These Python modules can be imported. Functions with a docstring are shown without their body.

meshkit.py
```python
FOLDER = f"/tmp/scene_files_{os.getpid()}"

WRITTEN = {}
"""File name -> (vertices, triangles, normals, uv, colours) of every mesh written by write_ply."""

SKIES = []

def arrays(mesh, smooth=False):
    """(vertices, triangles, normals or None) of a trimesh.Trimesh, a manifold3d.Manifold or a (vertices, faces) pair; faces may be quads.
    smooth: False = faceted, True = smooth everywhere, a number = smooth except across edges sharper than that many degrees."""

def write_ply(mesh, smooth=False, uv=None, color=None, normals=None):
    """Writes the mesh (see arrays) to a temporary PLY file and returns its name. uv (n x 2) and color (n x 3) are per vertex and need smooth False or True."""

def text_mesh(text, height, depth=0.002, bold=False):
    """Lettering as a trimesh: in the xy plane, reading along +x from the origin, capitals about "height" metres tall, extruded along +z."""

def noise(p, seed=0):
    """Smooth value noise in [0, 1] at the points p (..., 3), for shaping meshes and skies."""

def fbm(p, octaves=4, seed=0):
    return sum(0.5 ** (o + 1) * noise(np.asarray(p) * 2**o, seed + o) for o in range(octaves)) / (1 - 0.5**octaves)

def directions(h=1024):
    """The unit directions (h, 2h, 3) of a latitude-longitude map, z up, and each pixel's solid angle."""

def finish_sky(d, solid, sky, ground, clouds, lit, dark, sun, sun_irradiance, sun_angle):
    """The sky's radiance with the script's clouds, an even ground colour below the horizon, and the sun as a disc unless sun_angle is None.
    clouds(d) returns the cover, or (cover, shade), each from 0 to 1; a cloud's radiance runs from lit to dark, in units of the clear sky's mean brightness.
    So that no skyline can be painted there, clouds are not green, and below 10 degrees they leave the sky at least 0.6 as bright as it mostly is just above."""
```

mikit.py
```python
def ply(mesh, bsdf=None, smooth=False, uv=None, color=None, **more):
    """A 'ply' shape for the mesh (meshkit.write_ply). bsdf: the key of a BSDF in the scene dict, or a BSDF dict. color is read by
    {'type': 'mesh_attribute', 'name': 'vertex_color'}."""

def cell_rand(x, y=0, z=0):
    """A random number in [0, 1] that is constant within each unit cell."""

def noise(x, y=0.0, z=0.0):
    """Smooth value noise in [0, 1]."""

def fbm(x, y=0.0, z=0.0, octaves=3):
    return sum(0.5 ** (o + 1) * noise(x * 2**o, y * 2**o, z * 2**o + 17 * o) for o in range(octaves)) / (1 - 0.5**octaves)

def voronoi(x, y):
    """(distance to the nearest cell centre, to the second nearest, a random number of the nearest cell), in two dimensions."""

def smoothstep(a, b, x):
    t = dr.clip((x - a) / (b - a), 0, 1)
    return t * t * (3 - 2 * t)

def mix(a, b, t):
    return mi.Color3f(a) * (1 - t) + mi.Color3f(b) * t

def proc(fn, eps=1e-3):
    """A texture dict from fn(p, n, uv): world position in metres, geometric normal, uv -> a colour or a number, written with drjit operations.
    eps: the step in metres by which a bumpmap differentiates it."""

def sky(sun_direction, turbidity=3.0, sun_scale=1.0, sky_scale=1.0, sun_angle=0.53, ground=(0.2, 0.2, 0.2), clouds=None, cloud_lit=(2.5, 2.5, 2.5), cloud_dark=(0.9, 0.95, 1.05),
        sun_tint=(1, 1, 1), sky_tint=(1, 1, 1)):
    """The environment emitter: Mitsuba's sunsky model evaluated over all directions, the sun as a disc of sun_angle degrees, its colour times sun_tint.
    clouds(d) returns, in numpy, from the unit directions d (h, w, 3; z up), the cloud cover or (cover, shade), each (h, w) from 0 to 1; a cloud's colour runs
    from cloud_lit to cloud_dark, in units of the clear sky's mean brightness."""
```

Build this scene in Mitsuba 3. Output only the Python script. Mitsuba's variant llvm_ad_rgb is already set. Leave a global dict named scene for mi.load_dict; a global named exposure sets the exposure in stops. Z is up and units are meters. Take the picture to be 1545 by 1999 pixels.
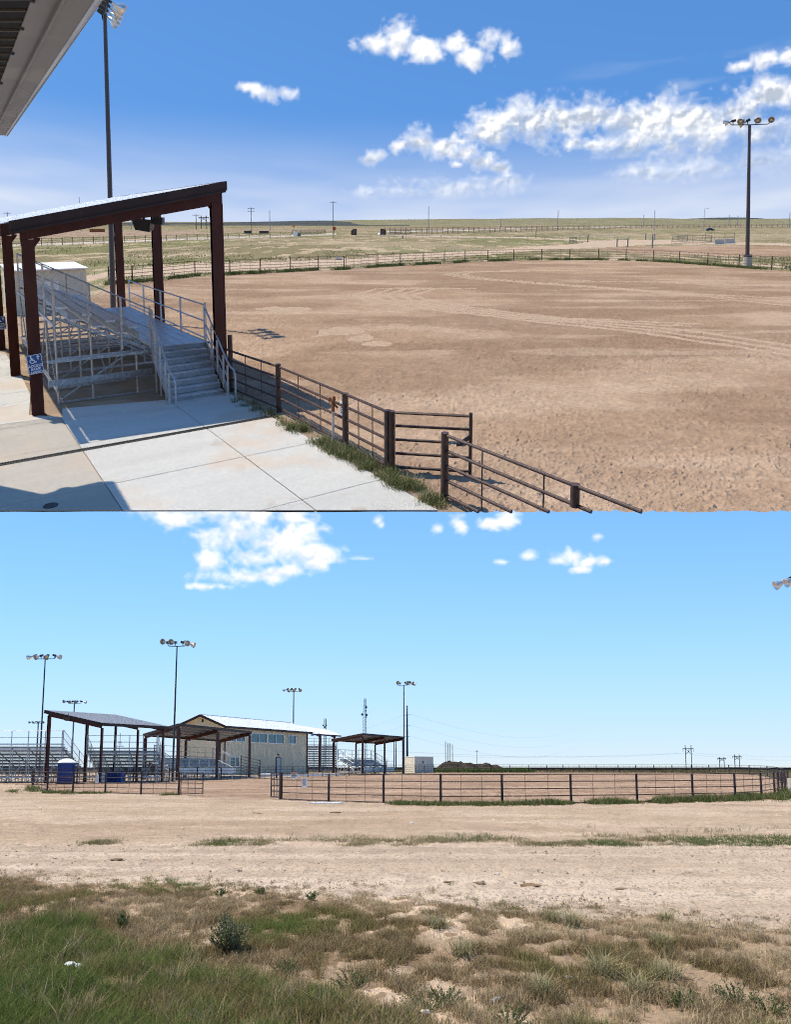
import math, random
import numpy as np, drjit as dr, mitsuba as mi, trimesh
import meshkit, mikit
from mikit import proc, fbm, noise, voronoi, smoothstep, mix, cell_rand
from shapely.geometry import Polygon, LineString, Point, box as sbox
from shapely.ops import split as shp_split
import shapely

# The photograph is a collage of two views of one rodeo ground.  The lower view is the yard at z = 0.
# The upper view is a second ground, a terrace on a long slope that starts behind the yard.
rng = np.random.default_rng(7)
EYE = 1.77                         # eye height over the yard
FOC = 2500.0 / 1545.0              # focal length / picture width
ALPHA = math.atan((1498 - 999.5) / 2500)          # upward pitch of the camera
BETA = math.atan((999.5 - 432) / 2500)
TH = ALPHA + BETA                  # slope of the terrace
K = 14.0                           # the terrace stands far behind the yard and is large
EYE_U = 6.0
ST = 2.0                           # length of the grounds along y per metre of plan

fov = 2 * math.degrees(math.atan(0.5 * 792 / (792 * FOC)))
scene = {}
labels = {}
scene['camera'] = {'type': 'perspective', 'fov': fov, 'fov_axis': 'x', 'near_clip': 0.1, 'far_clip': 600000.0,
    'to_world': mi.ScalarTransform4f().look_at(origin=[0, 0, EYE], target=[0, math.cos(ALPHA), EYE + math.sin(ALPHA)], up=[0, 0, 1])}

exposure = 1.88
SUN = (-0.42, 0.10, 0.90)
meshkit.directions.__defaults__ = (2048,)          # a finer sky map, for crisp cloud edges

# clouds as groups of puffs (azimuth, elevation, half width, half height) in degrees
CLOUDS = [
 # high pair over the terrace
 dict(p=[(-1.0,31.35,1.0,.55),(0.1,31.55,1.1,.75),(1.2,31.15,1.0,.55),(2.0,30.8,.6,.35),(2.9,31.25,.7,.4),(3.9,30.75,1.2,.55),(4.6,31.3,.55,.6),(5.5,31.0,.6,.55)], s=1.0, sh=0.38),
 dict(p=[(-6.2,29.25,1.1,.35),(-7.1,29.4,.7,.2),(-5.3,29.3,.6,.3)], s=1.0, sh=0.40),
 dict(p=[(16.5,29.4,.7,.22),(17.6,29.5,.8,.36),(18.6,29.5,.6,.34)], s=1.0, sh=0.57),
 # big bank
 dict(p=[(4.7,27.75,1.5,.85),(6.3,28.05,1.9,1.05),(8.0,28.05,2.0,1.05),(9.5,28.2,1.7,.9),(11.0,27.7,1.8,.95),(12.6,27.6,2.1,1.05),(14.4,27.6,2.3,1.1),(16.2,27.7,2.0,1.0),(17.8,28.2,1.5,.75)], soft=1.5, s=1.0, sh=0.90),
 dict(p=[(1.2,27.45,1.2,.6),(2.2,27.2,1.0,.5),(0.4,27.3,.6,.25)], s=1.0, sh=0.70),
 dict(p=[(3.5,26.85,.9,.5),(4.3,26.5,.8,.5),(5.0,26.2,.7,.35),(2.9,26.4,.5,.2)], s=1.0, sh=0.84),
 dict(p=[(8.6,27.1,.8,.35),(9.3,26.95,.5,.2)], s=1.0, sh=0.70),
 dict(p=[(11.3,26.85,2.2,.6),(14.3,26.8,2.6,.75),(17.0,26.8,2.0,.6)], soft=2.2, s=.85, sh=0.90),
 dict(p=[(-1.15,26.7,.6,.35),(-.7,26.85,.3,.25)], s=.75, sh=0.57),
 # low veils over the terrace
 dict(p=[(3.0,25.45,3.6,.45),(5.0,25.65,2.0,.4),(0.5,25.3,3.0,.25)], soft=2.6, s=.75, sh=0.63),
 dict(p=[(11.5,25.7,1.8,.45),(14.5,25.5,2.6,.4),(17.0,25.6,2.0,.6)], soft=2.6, s=.7, sh=0.70),
 # over the yard
 dict(p=[(-6.3,11.2,2.4,1.0),(-8.2,11.2,1.9,.85),(-4.9,11.3,1.0,.7),(-11.2,11.3,1.5,.5),(-10.2,10.9,1.3,.5),(-9.3,11.4,2.6,.6),(-7.2,10.5,1.8,1.3),(-5.2,9.9,2.2,1.0),(-4.0,9.4,1.6,.7),(-3.6,9.0,.8,.4),(-6.3,9.2,1.6,.5),(-8.3,9.0,.9,.5),(-6.6,8.35,2.2,.4),(-5.2,8.6,1.5,.4),(-8.6,7.85,.7,.16),(-7.7,7.85,.5,.15),(-7.0,11.5,2.0,.6)], s=1.15, sh=.22),
 dict(p=[(-.75,10.9,.3,.3),(-.65,10.7,.22,.22)], s=.75, sh=.1),
 dict(p=[(2.0,10.55,.38,.28),(2.8,10.75,.5,.45),(3.05,10.55,.3,.3),(4.3,10.75,.7,.3),(5.0,10.9,.6,.35)], s=.95, sh=.1),
 dict(p=[(8.1,9.2,.8,.45),(8.6,8.95,.85,.3),(7.4,9.0,.5,.2),(8.3,8.6,.6,.2),(9.4,8.95,.5,.12)], s=1.0, sh=.15),
 dict(p=[(5.95,9.3,.45,.2)], s=.7, sh=.1), dict(p=[(4.9,9.0,.4,.12)], s=.7, sh=.1),
 dict(p=[(9.05,10.0,.35,.22)], s=.7, sh=.1), dict(p=[(-1.4,9.2,.7,.12)], s=.6, sh=.1),
]

def clouds(d):
    az = np.degrees(np.arctan2(d[..., 0], d[..., 1])); el = np.degrees(np.arcsin(np.clip(d[..., 2], -1, 1)))
    cover = np.zeros(az.shape); shade = np.zeros(az.shape)
    win = (np.abs(az) < 24) & (el < 40)
    A, E = az[win], el[win]
    # along the horizon of the terrace: a pale veil of thin high cloud; it runs all round the sky
    n1 = meshkit.fbm(np.stack([A * .22, E * 1.5, A * 0 + 3], -1), 5)
    w1 = meshkit.fbm(np.stack([A * .9, E * .9, A * 0 + 5.7], -1), 3) - .5
    w2 = meshkit.fbm(np.stack([A * .9, E * .9, A * 0 + 8.1], -1), 3) - .5
    A2, E2_ = A + .9 * w1, E + .6 * w2
    n2 = meshkit.fbm(np.stack([A2 * 1.3, E2_ * 1.7, A * 0 + 9.3], -1), 7)
    n3 = meshkit.fbm(np.stack([A2 * 4.2, E2_ * 5.4, A * 0 + 1.3], -1), 5)
    nu = meshkit.fbm(np.stack([(A2 + .10) * 2.3, (E2_ - .13) * 3.0, A * 0 + 4.3], -1), 5); nd = meshkit.fbm(np.stack([A2 * 2.3, E2_ * 3.0, A * 0 + 4.3], -1), 5)
    veil = np.clip((28.6 - E) / 4.4, 0, 1) ** 1.5 * (E > 15)
    cov = veil * (.72 + .28 * np.clip((n1 - .3) * 2.0, 0, 1)) * .72
    wisp = np.clip((n1 - .45) * 4, 0, 1) * np.clip((A - 7) / 8, 0, 1) * np.exp(-((E - 27.9) / 1.7) ** 2) * .7
    cov = np.maximum(cov, wisp)
    haze = np.exp(-np.clip(E, 0, 90) / 3.4) * .62 * (E < 15)
    cov = np.maximum(cov, haze)
    sh = np.where(E < 15, .25, .42)
    for c in CLOUDS:
        f = np.full(A.shape, -9.0); v = np.zeros(A.shape)
        for (a, e, w, h) in c['p']:
            q = ((A - a) / (w * 1.02)) ** 2 + ((E - e) / (h * 1.04)) ** 2
            g = 1 - np.sqrt(q)
            v = np.where(g > f, (E - e) / h, v); f = np.maximum(f, g)
        k = f + 2.1 * (n2 - .5) + 1.15 * (n3 - .5)
        so = c.get('soft', 1.45); cc = np.clip((k + .05 * so) / (.62 * so), 0, 1); cc = cc ** 1.4 * (1.45 - .45 * cc) * min(1, .3 + .7 * c['s']); cc = np.clip(cc, 0, 1)
        relief = np.clip((nd - nu) * 4.5, -1, 1)
        base = np.clip(.42 - .45 * v + 1.3 * (.5 - n2) - .55 * relief, 0, 1) * np.clip(k * 1.5, 0, 1)
        s1 = np.clip(c['sh'] * 1.75 * base + .10 * np.clip(-relief, 0, 1), 0, 1)
        new = cov + cc * (1 - cov)
        sh = np.where(new > 1e-4, (s1 * cc + sh * cov * (1 - cc)) / np.maximum(new, 1e-4), sh)
        cov = new
    cover[win] = cov; shade[win] = sh
    return cover, shade

scene['sky_light'] = mikit.sky(SUN, turbidity=2.6, sun_scale=1.0, clouds=clouds, cloud_lit=(2.8, 2.8, 2.82), cloud_dark=(1.22, 1.38, 1.64), sky_scale=1.15, sky_tint=(0.60, .965, 1.25), sun_tint=(.94, 1.02, 1.06), ground=(.3, .24, .18))

# ---------------------------------------------------------------- frames
_ct, _st = math.cos(TH), math.sin(TH)
def U(v):                                     # plan metres of the terrace -> world
    v = np.asarray(v, float); x, y, z = v[..., 0] * K, v[..., 1] * ST * K, (v[..., 2] - EYE_U) * K
    return np.stack([x, y * _ct - z * _st, y * _st + z * _ct + EYE], -1)
def L(v):                                     # plan metres of the yard -> world
    v = np.asarray(v, float); return np.stack([v[..., 0], v[..., 1] * ST, v[..., 2]], -1)
def tl(p):                                    # world -> plan metres of the terrace, in textures
    y, z = p.y, p.z - EYE
    return mi.Point3f(p.x / K, (y * _ct + z * _st) / (K * ST), (z * _ct - y * _st) / K + EYE_U)
def ll(p):
    return mi.Point3f(p.x, p.y / ST, p.z)

def gu(px, row, h=0.0):                       # survey readings (column, row below the horizon) -> plan
    u, v = (px - 772.5) / 2500, -(row - 999.5) / 2500
    d = np.array([u, (math.cos(BETA) + v * math.sin(BETA)) / ST, -math.sin(BETA) + v * math.cos(BETA)])
    return np.array([0, 0, EYE_U]) + d * ((h - EYE_U) / d[2])
def yu(px, row, y):
    u, v = (px - 772.5) / 2500, -(row - 999.5) / 2500
    d = np.array([u, (math.cos(BETA) + v * math.sin(BETA)) / ST, -math.sin(BETA) + v * math.cos(BETA)])
    return np.array([0, 0, EYE_U]) + d * (y / d[1])
def yl(px, row, y):
    u, v = (px - 772.5) / 2500, -(row - 999.5) / 2500
    d = np.array([u, (math.cos(ALPHA) - v * math.sin(ALPHA)) / ST, math.sin(ALPHA) + v * math.cos(ALPHA)])
    return np.array([0, 0, EYE]) + d * (y / d[1])
GY, GZ = [0, 46, 78, 94, 104, 121, 200, 3000], [0, 0, .3, .52, .68, .8, 1.0, 1.72]
def hu(px, y): return yu(px, 432, y) * A3u + np.array([0, 0, 0.])
A3u = np.array([1., 1., 0.])
def G(y): return np.interp(y, GY, GZ)
def gl(px, row):
    y = 60.0
    for _ in range(60):
        p = yl(px, row, y); y = .5 * y + .5 * max(3.0, y * (EYE - G(y)) / max(1e-3, EYE - p[2]))
    p = yl(px, row, y); p[2] = G(y); return p
def xl(px, y):                                # ground point of the yard at distance y
    p = yl(px, 1498 + (EYE - G(y)) * 1250 / y, y); p[2] = G(y); return p
def top_l(p, row): return yl(772.5, row, p[1])[2]
def top_u(p, row): return yu(772.5, row, p[1])[2]

# ---------------------------------------------------------------- mesh helpers: every one returns (vertices, triangles)
_BF = np.array([[0,2,1],[1,2,3],[4,5,6],[5,7,6],[0,1,4],[1,5,4],[2,6,3],[3,6,7],[0,4,2],[2,4,6],[1,3,5],[3,7,5]])
_BV = np.array([[x, y, z] for x in (-.5, .5) for y in (-.5, .5) for z in (-.5, .5)])
_BF = np.array([[0,1,3],[0,3,2],[4,6,7],[4,7,5],[0,4,5],[0,5,1],[2,3,7],[2,7,6],[0,2,6],[0,6,4],[1,5,7],[1,7,3]])
A3 = lambda *v: np.array(v, float)
def nrm(v): v = np.asarray(v, float); return v / np.linalg.norm(v)
def J(*m):
    m = [x for x in m if x is not None]; vs, fs, o = [], [], 0
    for v, f in m: vs.append(v); fs.append(np.asarray(f) + o); o += len(v)
    return np.vstack(vs), np.vstack(fs)
def box(c, s, ax=None):
    v = _BV * np.asarray(s, float)
    if ax is not None: v = v @ np.asarray(ax, float)
    return v + np.asarray(c, float), _BF
def beam(p, q, w, h=None, up=(0, 0, 1)):
    p, q = np.asarray(p, float), np.asarray(q, float); h = w if h is None else h
    d = nrm(q - p); s = np.cross(d, up)
    if np.linalg.norm(s) < 1e-6: s = np.cross(d, (1, 0, 0))
    s = nrm(s); t = np.cross(s, d)
    return box((p + q) / 2, (np.linalg.norm(q - p), w, h), [d, s, t])
def tube(p, q, r, n=8, r2=None, cap=True): return pipe([p, q], [r, r if r2 is None else r2], n, cap)
def pipe(pts, r, n=8, cap=True):
    pts = np.asarray(pts, float); m = len(pts); r = np.broadcast_to(r, (m,))
    tg = np.gradient(pts, axis=0); tg /= np.linalg.norm(tg, axis=1, keepdims=True)
    a = np.arange(n) * 2 * np.pi / n; vs = []
    ref = A3(0, 0, 1) if abs(tg[0][2]) < .9 else A3(1, 0, 0)
    for i in range(m):
        s = nrm(np.cross(tg[i], ref)); t = np.cross(s, tg[i]); ref = t
        vs.append(pts[i] + r[i] * (np.cos(a)[:, None] * s + np.sin(a)[:, None] * t))
    f = []
    for i in range(m - 1):
        for k in range(n):
            k2 = (k + 1) % n; f += [[i*n+k, i*n+k2, (i+1)*n+k2], [i*n+k, (i+1)*n+k2, (i+1)*n+k]]
    V = np.vstack(vs)
    if cap:
        V = np.vstack([V, pts[0], pts[-1]]); c0, c1 = m * n, m * n + 1
        for k in range(n):
            k2 = (k + 1) % n; f += [[c0, k2, k], [c1, (m-1)*n+k, (m-1)*n+k2]]
    return V, np.array(f)[:, [0, 2, 1]]
def lathe(prof, o, axis, n=20):
    o, axis = np.asarray(o, float), nrm(axis)
    s = nrm(np.cross(axis, (0, 0, 1) if abs(axis[2]) < .9 else (1, 0, 0))); t = np.cross(axis, s)
    a = np.arange(n) * 2 * np.pi / n
    V = np.vstack([o + axis * z + r * (np.cos(a)[:, None] * s + np.sin(a)[:, None] * t) for r, z in prof]); f = []
    for i in range(len(prof) - 1):
        for k in range(n):
            k2 = (k + 1) % n; f += [[i*n+k, i*n+k2, (i+1)*n+k2], [i*n+k, (i+1)*n+k2, (i+1)*n+k]]
    return V, np.array(f)
def hexa(q0, q1):                             # solid between two quads of corners
    q0, q1 = np.asarray(q0, float), np.asarray(q1, float); V = np.vstack([q0, q1])
    f = [[0,2,1],[0,3,2],[4,5,6],[4,6,7]]
    for k in range(4):
        k2 = (k + 1) % 4; f += [[k, k2, 4+k2], [k, 4+k2, 4+k]]
    m = trimesh.Trimesh(V, f, process=False)
    if m.volume < 0: f = [x[::-1] for x in f]
    return V, np.array(f)
def slab(quad, down):                         # a sheet of four corners with thickness down its given vector
    quad = np.asarray(quad, float); return hexa(quad, quad + np.asarray(down, float))
def flat(poly, t):                            # shapely polygon -> extruded mesh, xy plane, z 0..t
    geoms = [g for g in getattr(poly, 'geoms', [poly]) if g.area > 1e-9]
    ms = [trimesh.creation.extrude_polygon(g, t, engine='earcut') for g in geoms]
    return J(*[(np.array(m.vertices), np.array(m.faces)) for m in ms])
def on_plane(m, o, ax, ay, az=None):
    az = np.cross(ax, ay) if az is None else az
    v, f = m; return np.asarray(o) + v[:, :1] * ax + v[:, 1:2] * ay + v[:, 2:3] * az, f
def text(s, h, o, ax, ay, depth=.01, bold=False, center=True):
    m = meshkit.text_mesh(s, h, depth, bold); v = np.array(m.vertices)
    if center: v[:, 0] -= v[:, 0].max() / 2
    return on_plane((v, np.array(m.faces)), o, ax, ay)

_used = {}
def uniq(k):
    n = _used.get(k, 0); _used[k] = n + 1
    return k if n == 0 else f'{k}_{n:03d}'
def thing(name, label, cat, group=None):
    k = uniq(name); labels[k] = {'label': label, 'category': cat}
    if group: labels[k]['group'] = group
    return k
def add(name, m, mat, fr, parent=None, smooth=False, color=None, lab=None, kind=None):
    k = uniq((parent + '__' if parent else '') + name)
    scene[k] = mikit.ply((fr(m[0]), m[1]), 'material_' + mat, smooth, color=color)
    if lab or kind: labels[k] = {**({'label': lab} if lab else {}), **({'kind': kind} if kind else {})}
    return k
def single(name, label, cat, m, mat, fr, group=None, smooth=False):
    k = add(name, m, mat, fr, None, smooth); labels[k] = {'label': label, 'category': cat}
    if group: labels[k]['group'] = group
    return k

# ---------------------------------------------------------------- materials
def two(b): return {'type': 'twosided', 'b': b}
def rgb(*c): return {'type': 'rgb', 'value': list(c)}
def princ(c, rough=.6, metal=0., spec=.4, **k):
    return two({'type': 'principled', 'base_color': c if isinstance(c, dict) else rgb(*c), 'roughness': rough, 'metallic': metal, 'specular': spec, **k})
def diff(c): return two({'type': 'diffuse', 'reflectance': c if isinstance(c, dict) else rgb(*c)})
def worn(c1, c2, s, lo=.42, hi=.62):
    def fn(p, n, uv):
        return mix(c1, c2, smoothstep(lo, hi, fbm(p.x * s, p.y * s, p.z * s * .4, 4)))
    return proc(fn)
class _Mats:
    def __setitem__(self, k, v): scene['material_' + k] = v
M = _Mats()
M['oxide_paint'] = princ(worn((.062, .015, .007), (.072, .020, .010), .25), .55, 0, .2)
M['oxide_paint_small'] = princ(worn((.062, .016, .012), (.085, .026, .018), 3.), .55, 0, .2)
M['brown_trim'] = princ(worn((.034, .018, .014), (.042, .023, .018), .2), .55, 0, .2)
M['pipe_brown'] = princ(worn((.042, .021, .016), (.075, .038, .027), .8), .5, 0, .3)
M['pipe_brown_small'] = princ(worn((.03, .018, .017), (.06, .034, .028), 6.), .5, 0, .3)
M['galvanised'] = princ(worn((.42, .43, .44), (.58, .59, .60), 1.2), .42, .55, .5)
M['galvanised_small'] = princ(worn((.40, .41, .42), (.56, .57, .58), 5.), .42, .5, .5)
M['plank_metal'] = princ(worn((.5, .52, .54), (.64, .65, .66), .7), .38, .6, .5)
M['dull_metal'] = princ(worn((.26, .28, .29), (.36, .38, .39), 3.), .55, .3, .4)
M['reflector'] = princ((.78, .77, .74), .28, .85, .5)
M['lamp_glass'] = princ((.62, .56, .42), .25, 0, .6)
M['black_iron'] = princ((.018, .018, .022), .45, 0, .5)
M['pole_bronze'] = princ((.05, .034, .034), .4, 0, .5)
M['wood_pole'] = princ((.13, .105, .085), .85)
M['grey_steel'] = princ((.20, .215, .235), .55, .2)
M['dark_steel'] = princ((.055, .06, .075), .55, .2)
M['lattice_steel'] = princ((.32, .34, .37), .55, .2)
M['roof_white'] = princ((.80, .81, .82), .4, .0, .5)
M['roof_grey'] = princ((.36, .37, .39), .5, .1, .4)
M['siding_beige'] = princ(worn((.67, .59, .41), (.69, .61, .43), .9), .65)
M['window_frame'] = princ((.75, .74, .70), .5)
M['window_glass'] = princ((.022, .026, .034), .08, 0, .7)
M['door_grey'] = princ((.42, .46, .50), .5)
M['cream'] = princ(worn((.60, .54, .42), (.66, .60, .48), .4), .6)
M['cream_white'] = princ((.80, .78, .72), .55)
M['blue_plastic'] = princ((.022, .055, .21), .45)
M['white_plastic'] = princ((.80, .80, .78), .45)
M['sign_blue'] = princ((.03, .075, .22), .45)
M['sign_white'] = princ((.80, .80, .80), .5)
M['sign_orange'] = princ((.62, .22, .07), .5)
M['ink'] = princ((.05, .05, .06), .7)
M['rust'] = princ(worn((.22, .075, .03), (.32, .14, .07), 1.5), .85)
M['pale_rock'] = princ((.60, .55, .48), .9)
M['stop_red'] = princ((.45, .06, .04), .6)
M['barrier'] = princ(worn((.40, .37, .32), (.50, .46, .40), 1.0), .9)
M['stucco_dark'] = princ((.10, .08, .075), .8)
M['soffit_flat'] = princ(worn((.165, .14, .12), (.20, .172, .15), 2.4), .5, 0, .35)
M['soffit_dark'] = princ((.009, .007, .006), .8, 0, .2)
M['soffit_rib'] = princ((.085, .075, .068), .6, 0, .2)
M['leaf_colour'] = {'type': 'principledthin', 'base_color': {'type': 'mesh_attribute', 'name': 'vertex_color'}, 'roughness': .75, 'diff_trans': .7, 'eta': 1.3}
M['iron_grate'] = princ((.035, .035, .037), .6, .3)
M['drain_bed'] = princ((.02, .02, .02), .9)
M['wire'] = princ((.06, .06, .07), .6)

# --- ground of the terrace
def _arena_u(p, n, uv):
    q = tl(p)
    a = fbm(q.x * .16, q.y * .32, 0, 4); b = fbm(q.x * 1.7 + 9, q.y * 1.7, 0, 3); c = fbm(q.x * 7, q.y * 7, 4, 3)
    col = mix((.345, .232, .158), (.42, .298, .212), smoothstep(.32, .68, a))
    damp = smoothstep(.44, .58, fbm(q.x * .09 + 3, q.y * .2 + 1, 2, 4) + .22 * (b - .5))
    col = mix(col, mi.Color3f(.235, .15, .10), damp * .6)
    sand = smoothstep(.63, .72, fbm(q.x * .11 + 20, q.y * .5 + 4, 7, 4))
    col = mix(col, mi.Color3f(.50, .37, .27), sand * .35)
    col = col * (.80 + .40 * c) * (.86 + .28 * b)
    return col
M['track_sand'] = diff(worn((.39, .278, .198), (.46, .335, .245), .35))
M['bare_earth'] = diff(worn((.30, .215, .15), (.38, .28, .20), .06))
M['arena_soil'] = diff(proc(_arena_u))
def _plain_u(p, n, uv):
    q = tl(p)
    a = fbm(q.x * .05, q.y * .05, 0, 5); b = fbm(q.x * .35, q.y * .12, 3, 4); c = fbm(q.x * 2.5, q.y * 1.0, 5, 3)
    col = mix((.225, .188, .112), (.315, .255, .168), smoothstep(.35, .65, a))
    col = mix(col, mi.Color3f(.155, .175, .068), smoothstep(.50, .68, fbm(q.x * .03 + 8, q.y * .022, 1, 4)) * .45)
    col = mix(col, mi.Color3f(.47, .36, .25), smoothstep(.585, .66, b) * smoothstep(900, 90, q.y) * .85)
    return col * (.75 + .5 * c)
M['prairie'] = diff(proc(_plain_u))
def _gravel_u(p, n, uv):
    q = tl(p); a = fbm(q.x * .4, q.y * .5, 0, 4); b = fbm(q.x * 3, q.y * 3, 0, 3)
    return mix((.44, .325, .235), (.53, .41, .31), a) * (.85 + .3 * b)
M['gravel'] = diff(proc(_gravel_u))
M['road_pale'] = diff((.50, .44, .37))
M['field_brown'] = diff(worn((.30, .215, .155), (.38, .28, .205), .01))
M['weed_strip'] = diff(worn((.13, .15, .055), (.28, .22, .13), .05))
M['ridge_dark'] = diff(worn((.062, .07, .075), (.10, .105, .095), .003))  # dark tone paints the cloud shadow into the left ridge
M['ridge_olive'] = diff(worn((.205, .19, .115), (.27, .24, .155), .0022))
def _conc(c1, c2, stain, seed):
    def fn(p, n, uv):
        q = tl(p); w = q.x * .825 + q.y * .565; t = -q.x * .565 + q.y * .825
        a = fbm(w * .35, t * 2.2, seed, 4); b = fbm(q.x * .5, q.y * .5, seed + 4, 4); c = fbm(q.x * 14, q.y * 14, 1, 2)
        col = mix(c1, c2, a) * (.94 + .12 * c)
        col = mix(col, mi.Color3f(.40, .30, .215), smoothstep(.62, .72, fbm(q.x * 2.6, q.y * 2.6, seed + 50, 4)) * smoothstep(.5, .62, fbm(q.x * .3, q.y * .3, seed + 60, 3)) * .4)
        return mix(col, mi.Color3f(*stain), smoothstep(.55, .70, b) * .55) * (.93 + .10 * smoothstep(.35, .6, fbm(w * .12, t * .5, seed + 9, 3)))
    return diff(proc(fn))
M['concrete_new'] = _conc((.475, .46, .43), (.55, .53, .495), (.53, .42, .325), 1)
M['concrete_old'] = _conc((.395, .355, .305), (.45, .41, .355), (.47, .385, .31), 6)

# --- ground of the yard
def _yard(p, n, uv):
    q = ll(p)
    a = fbm(q.x * .25, q.y * .6, 0, 4); b = fbm(q.x * 2.1, q.y * 2.6, 3, 4); c = fbm(q.x * 16, q.y * 16, 5, 3)
    col = mix((.40, .302, .218), (.48, .372, .28), smoothstep(.3, .7, a))
    col = mix(col, mi.Color3f(.31, .215, .15), smoothstep(.53, .66, fbm(q.x * .12 + 5, q.y * .35, 8, 4)) * .5)
    gr = smoothstep(.60, .70, fbm(q.x * 18, q.y * 16, 9, 2)) * .5
    return mix(col, mi.Color3f(.22, .16, .12), gr) * (.82 + .36 * b) * (.86 + .28 * c)
M['yard_soil'] = diff(proc(_yard))
def _road(p, n, uv):
    q = ll(p)
    a = fbm(q.x * .12, q.y * 2.2, 0, 4); b = fbm(q.x * 2.5, q.y * 3, 3, 4); c = fbm(q.x * 22, q.y * 22, 5, 3)
    col = mix((.435, .335, .25), (.52, .415, .32), smoothstep(.3, .65, a))
    st = smoothstep(.57, .66, b) * .45 + smoothstep(.52, .70, fbm(q.x * .10 + 4, q.y * 3.4, 21, 4)) * .35
    gr = smoothstep(.60, .70, fbm(q.x * 30, q.y * 24, 9, 2)) * .55
    return mix(mix(col, mi.Color3f(.33, .255, .195), st), mi.Color3f(.22, .165, .125), gr) * (.84 + .32 * c)
M['road_soil'] = diff(proc(_road))
def _bank(p, n, uv):
    q = ll(p)
    a = fbm(q.x * .9, q.y * .9, 0, 4); b = fbm(q.x * 5, q.y * 5, 3, 4); c = fbm(q.x * 25, q.y * 25, 5, 3)
    col = mix((.30, .215, .145), (.50, .375, .27), smoothstep(.36, .60, a))
    col = mix(col, mi.Color3f(.17, .115, .07), smoothstep(.50, .63, b) * .8)
    return col * (.82 + .36 * c)
M['bank_soil'] = diff(proc(_bank))
def _arena_l(p, n, uv):
    q = ll(p)
    a = fbm(q.x * .2, q.y * .8, 0, 4); b = fbm(q.x * 1.5, q.y * 2, 3, 4)
    col = mix((.265, .178, .128), (.355, .25, .185), smoothstep(.35, .65, a))
    col = mix(col, mi.Color3f(.47, .335, .24), smoothstep(.60, .70, fbm(q.x * .06, q.y * .5, 8, 4)) * .7)
    return col * (.75 + .5 * b)
M['arena_soil_yard'] = diff(proc(_arena_l))
M['far_soil'] = diff(worn((.12, .095, .06), (.22, .165, .11), .02))
M['earth_pile'] = diff(worn((.035, .03, .026), (.075, .06, .05), 1.2))
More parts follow.
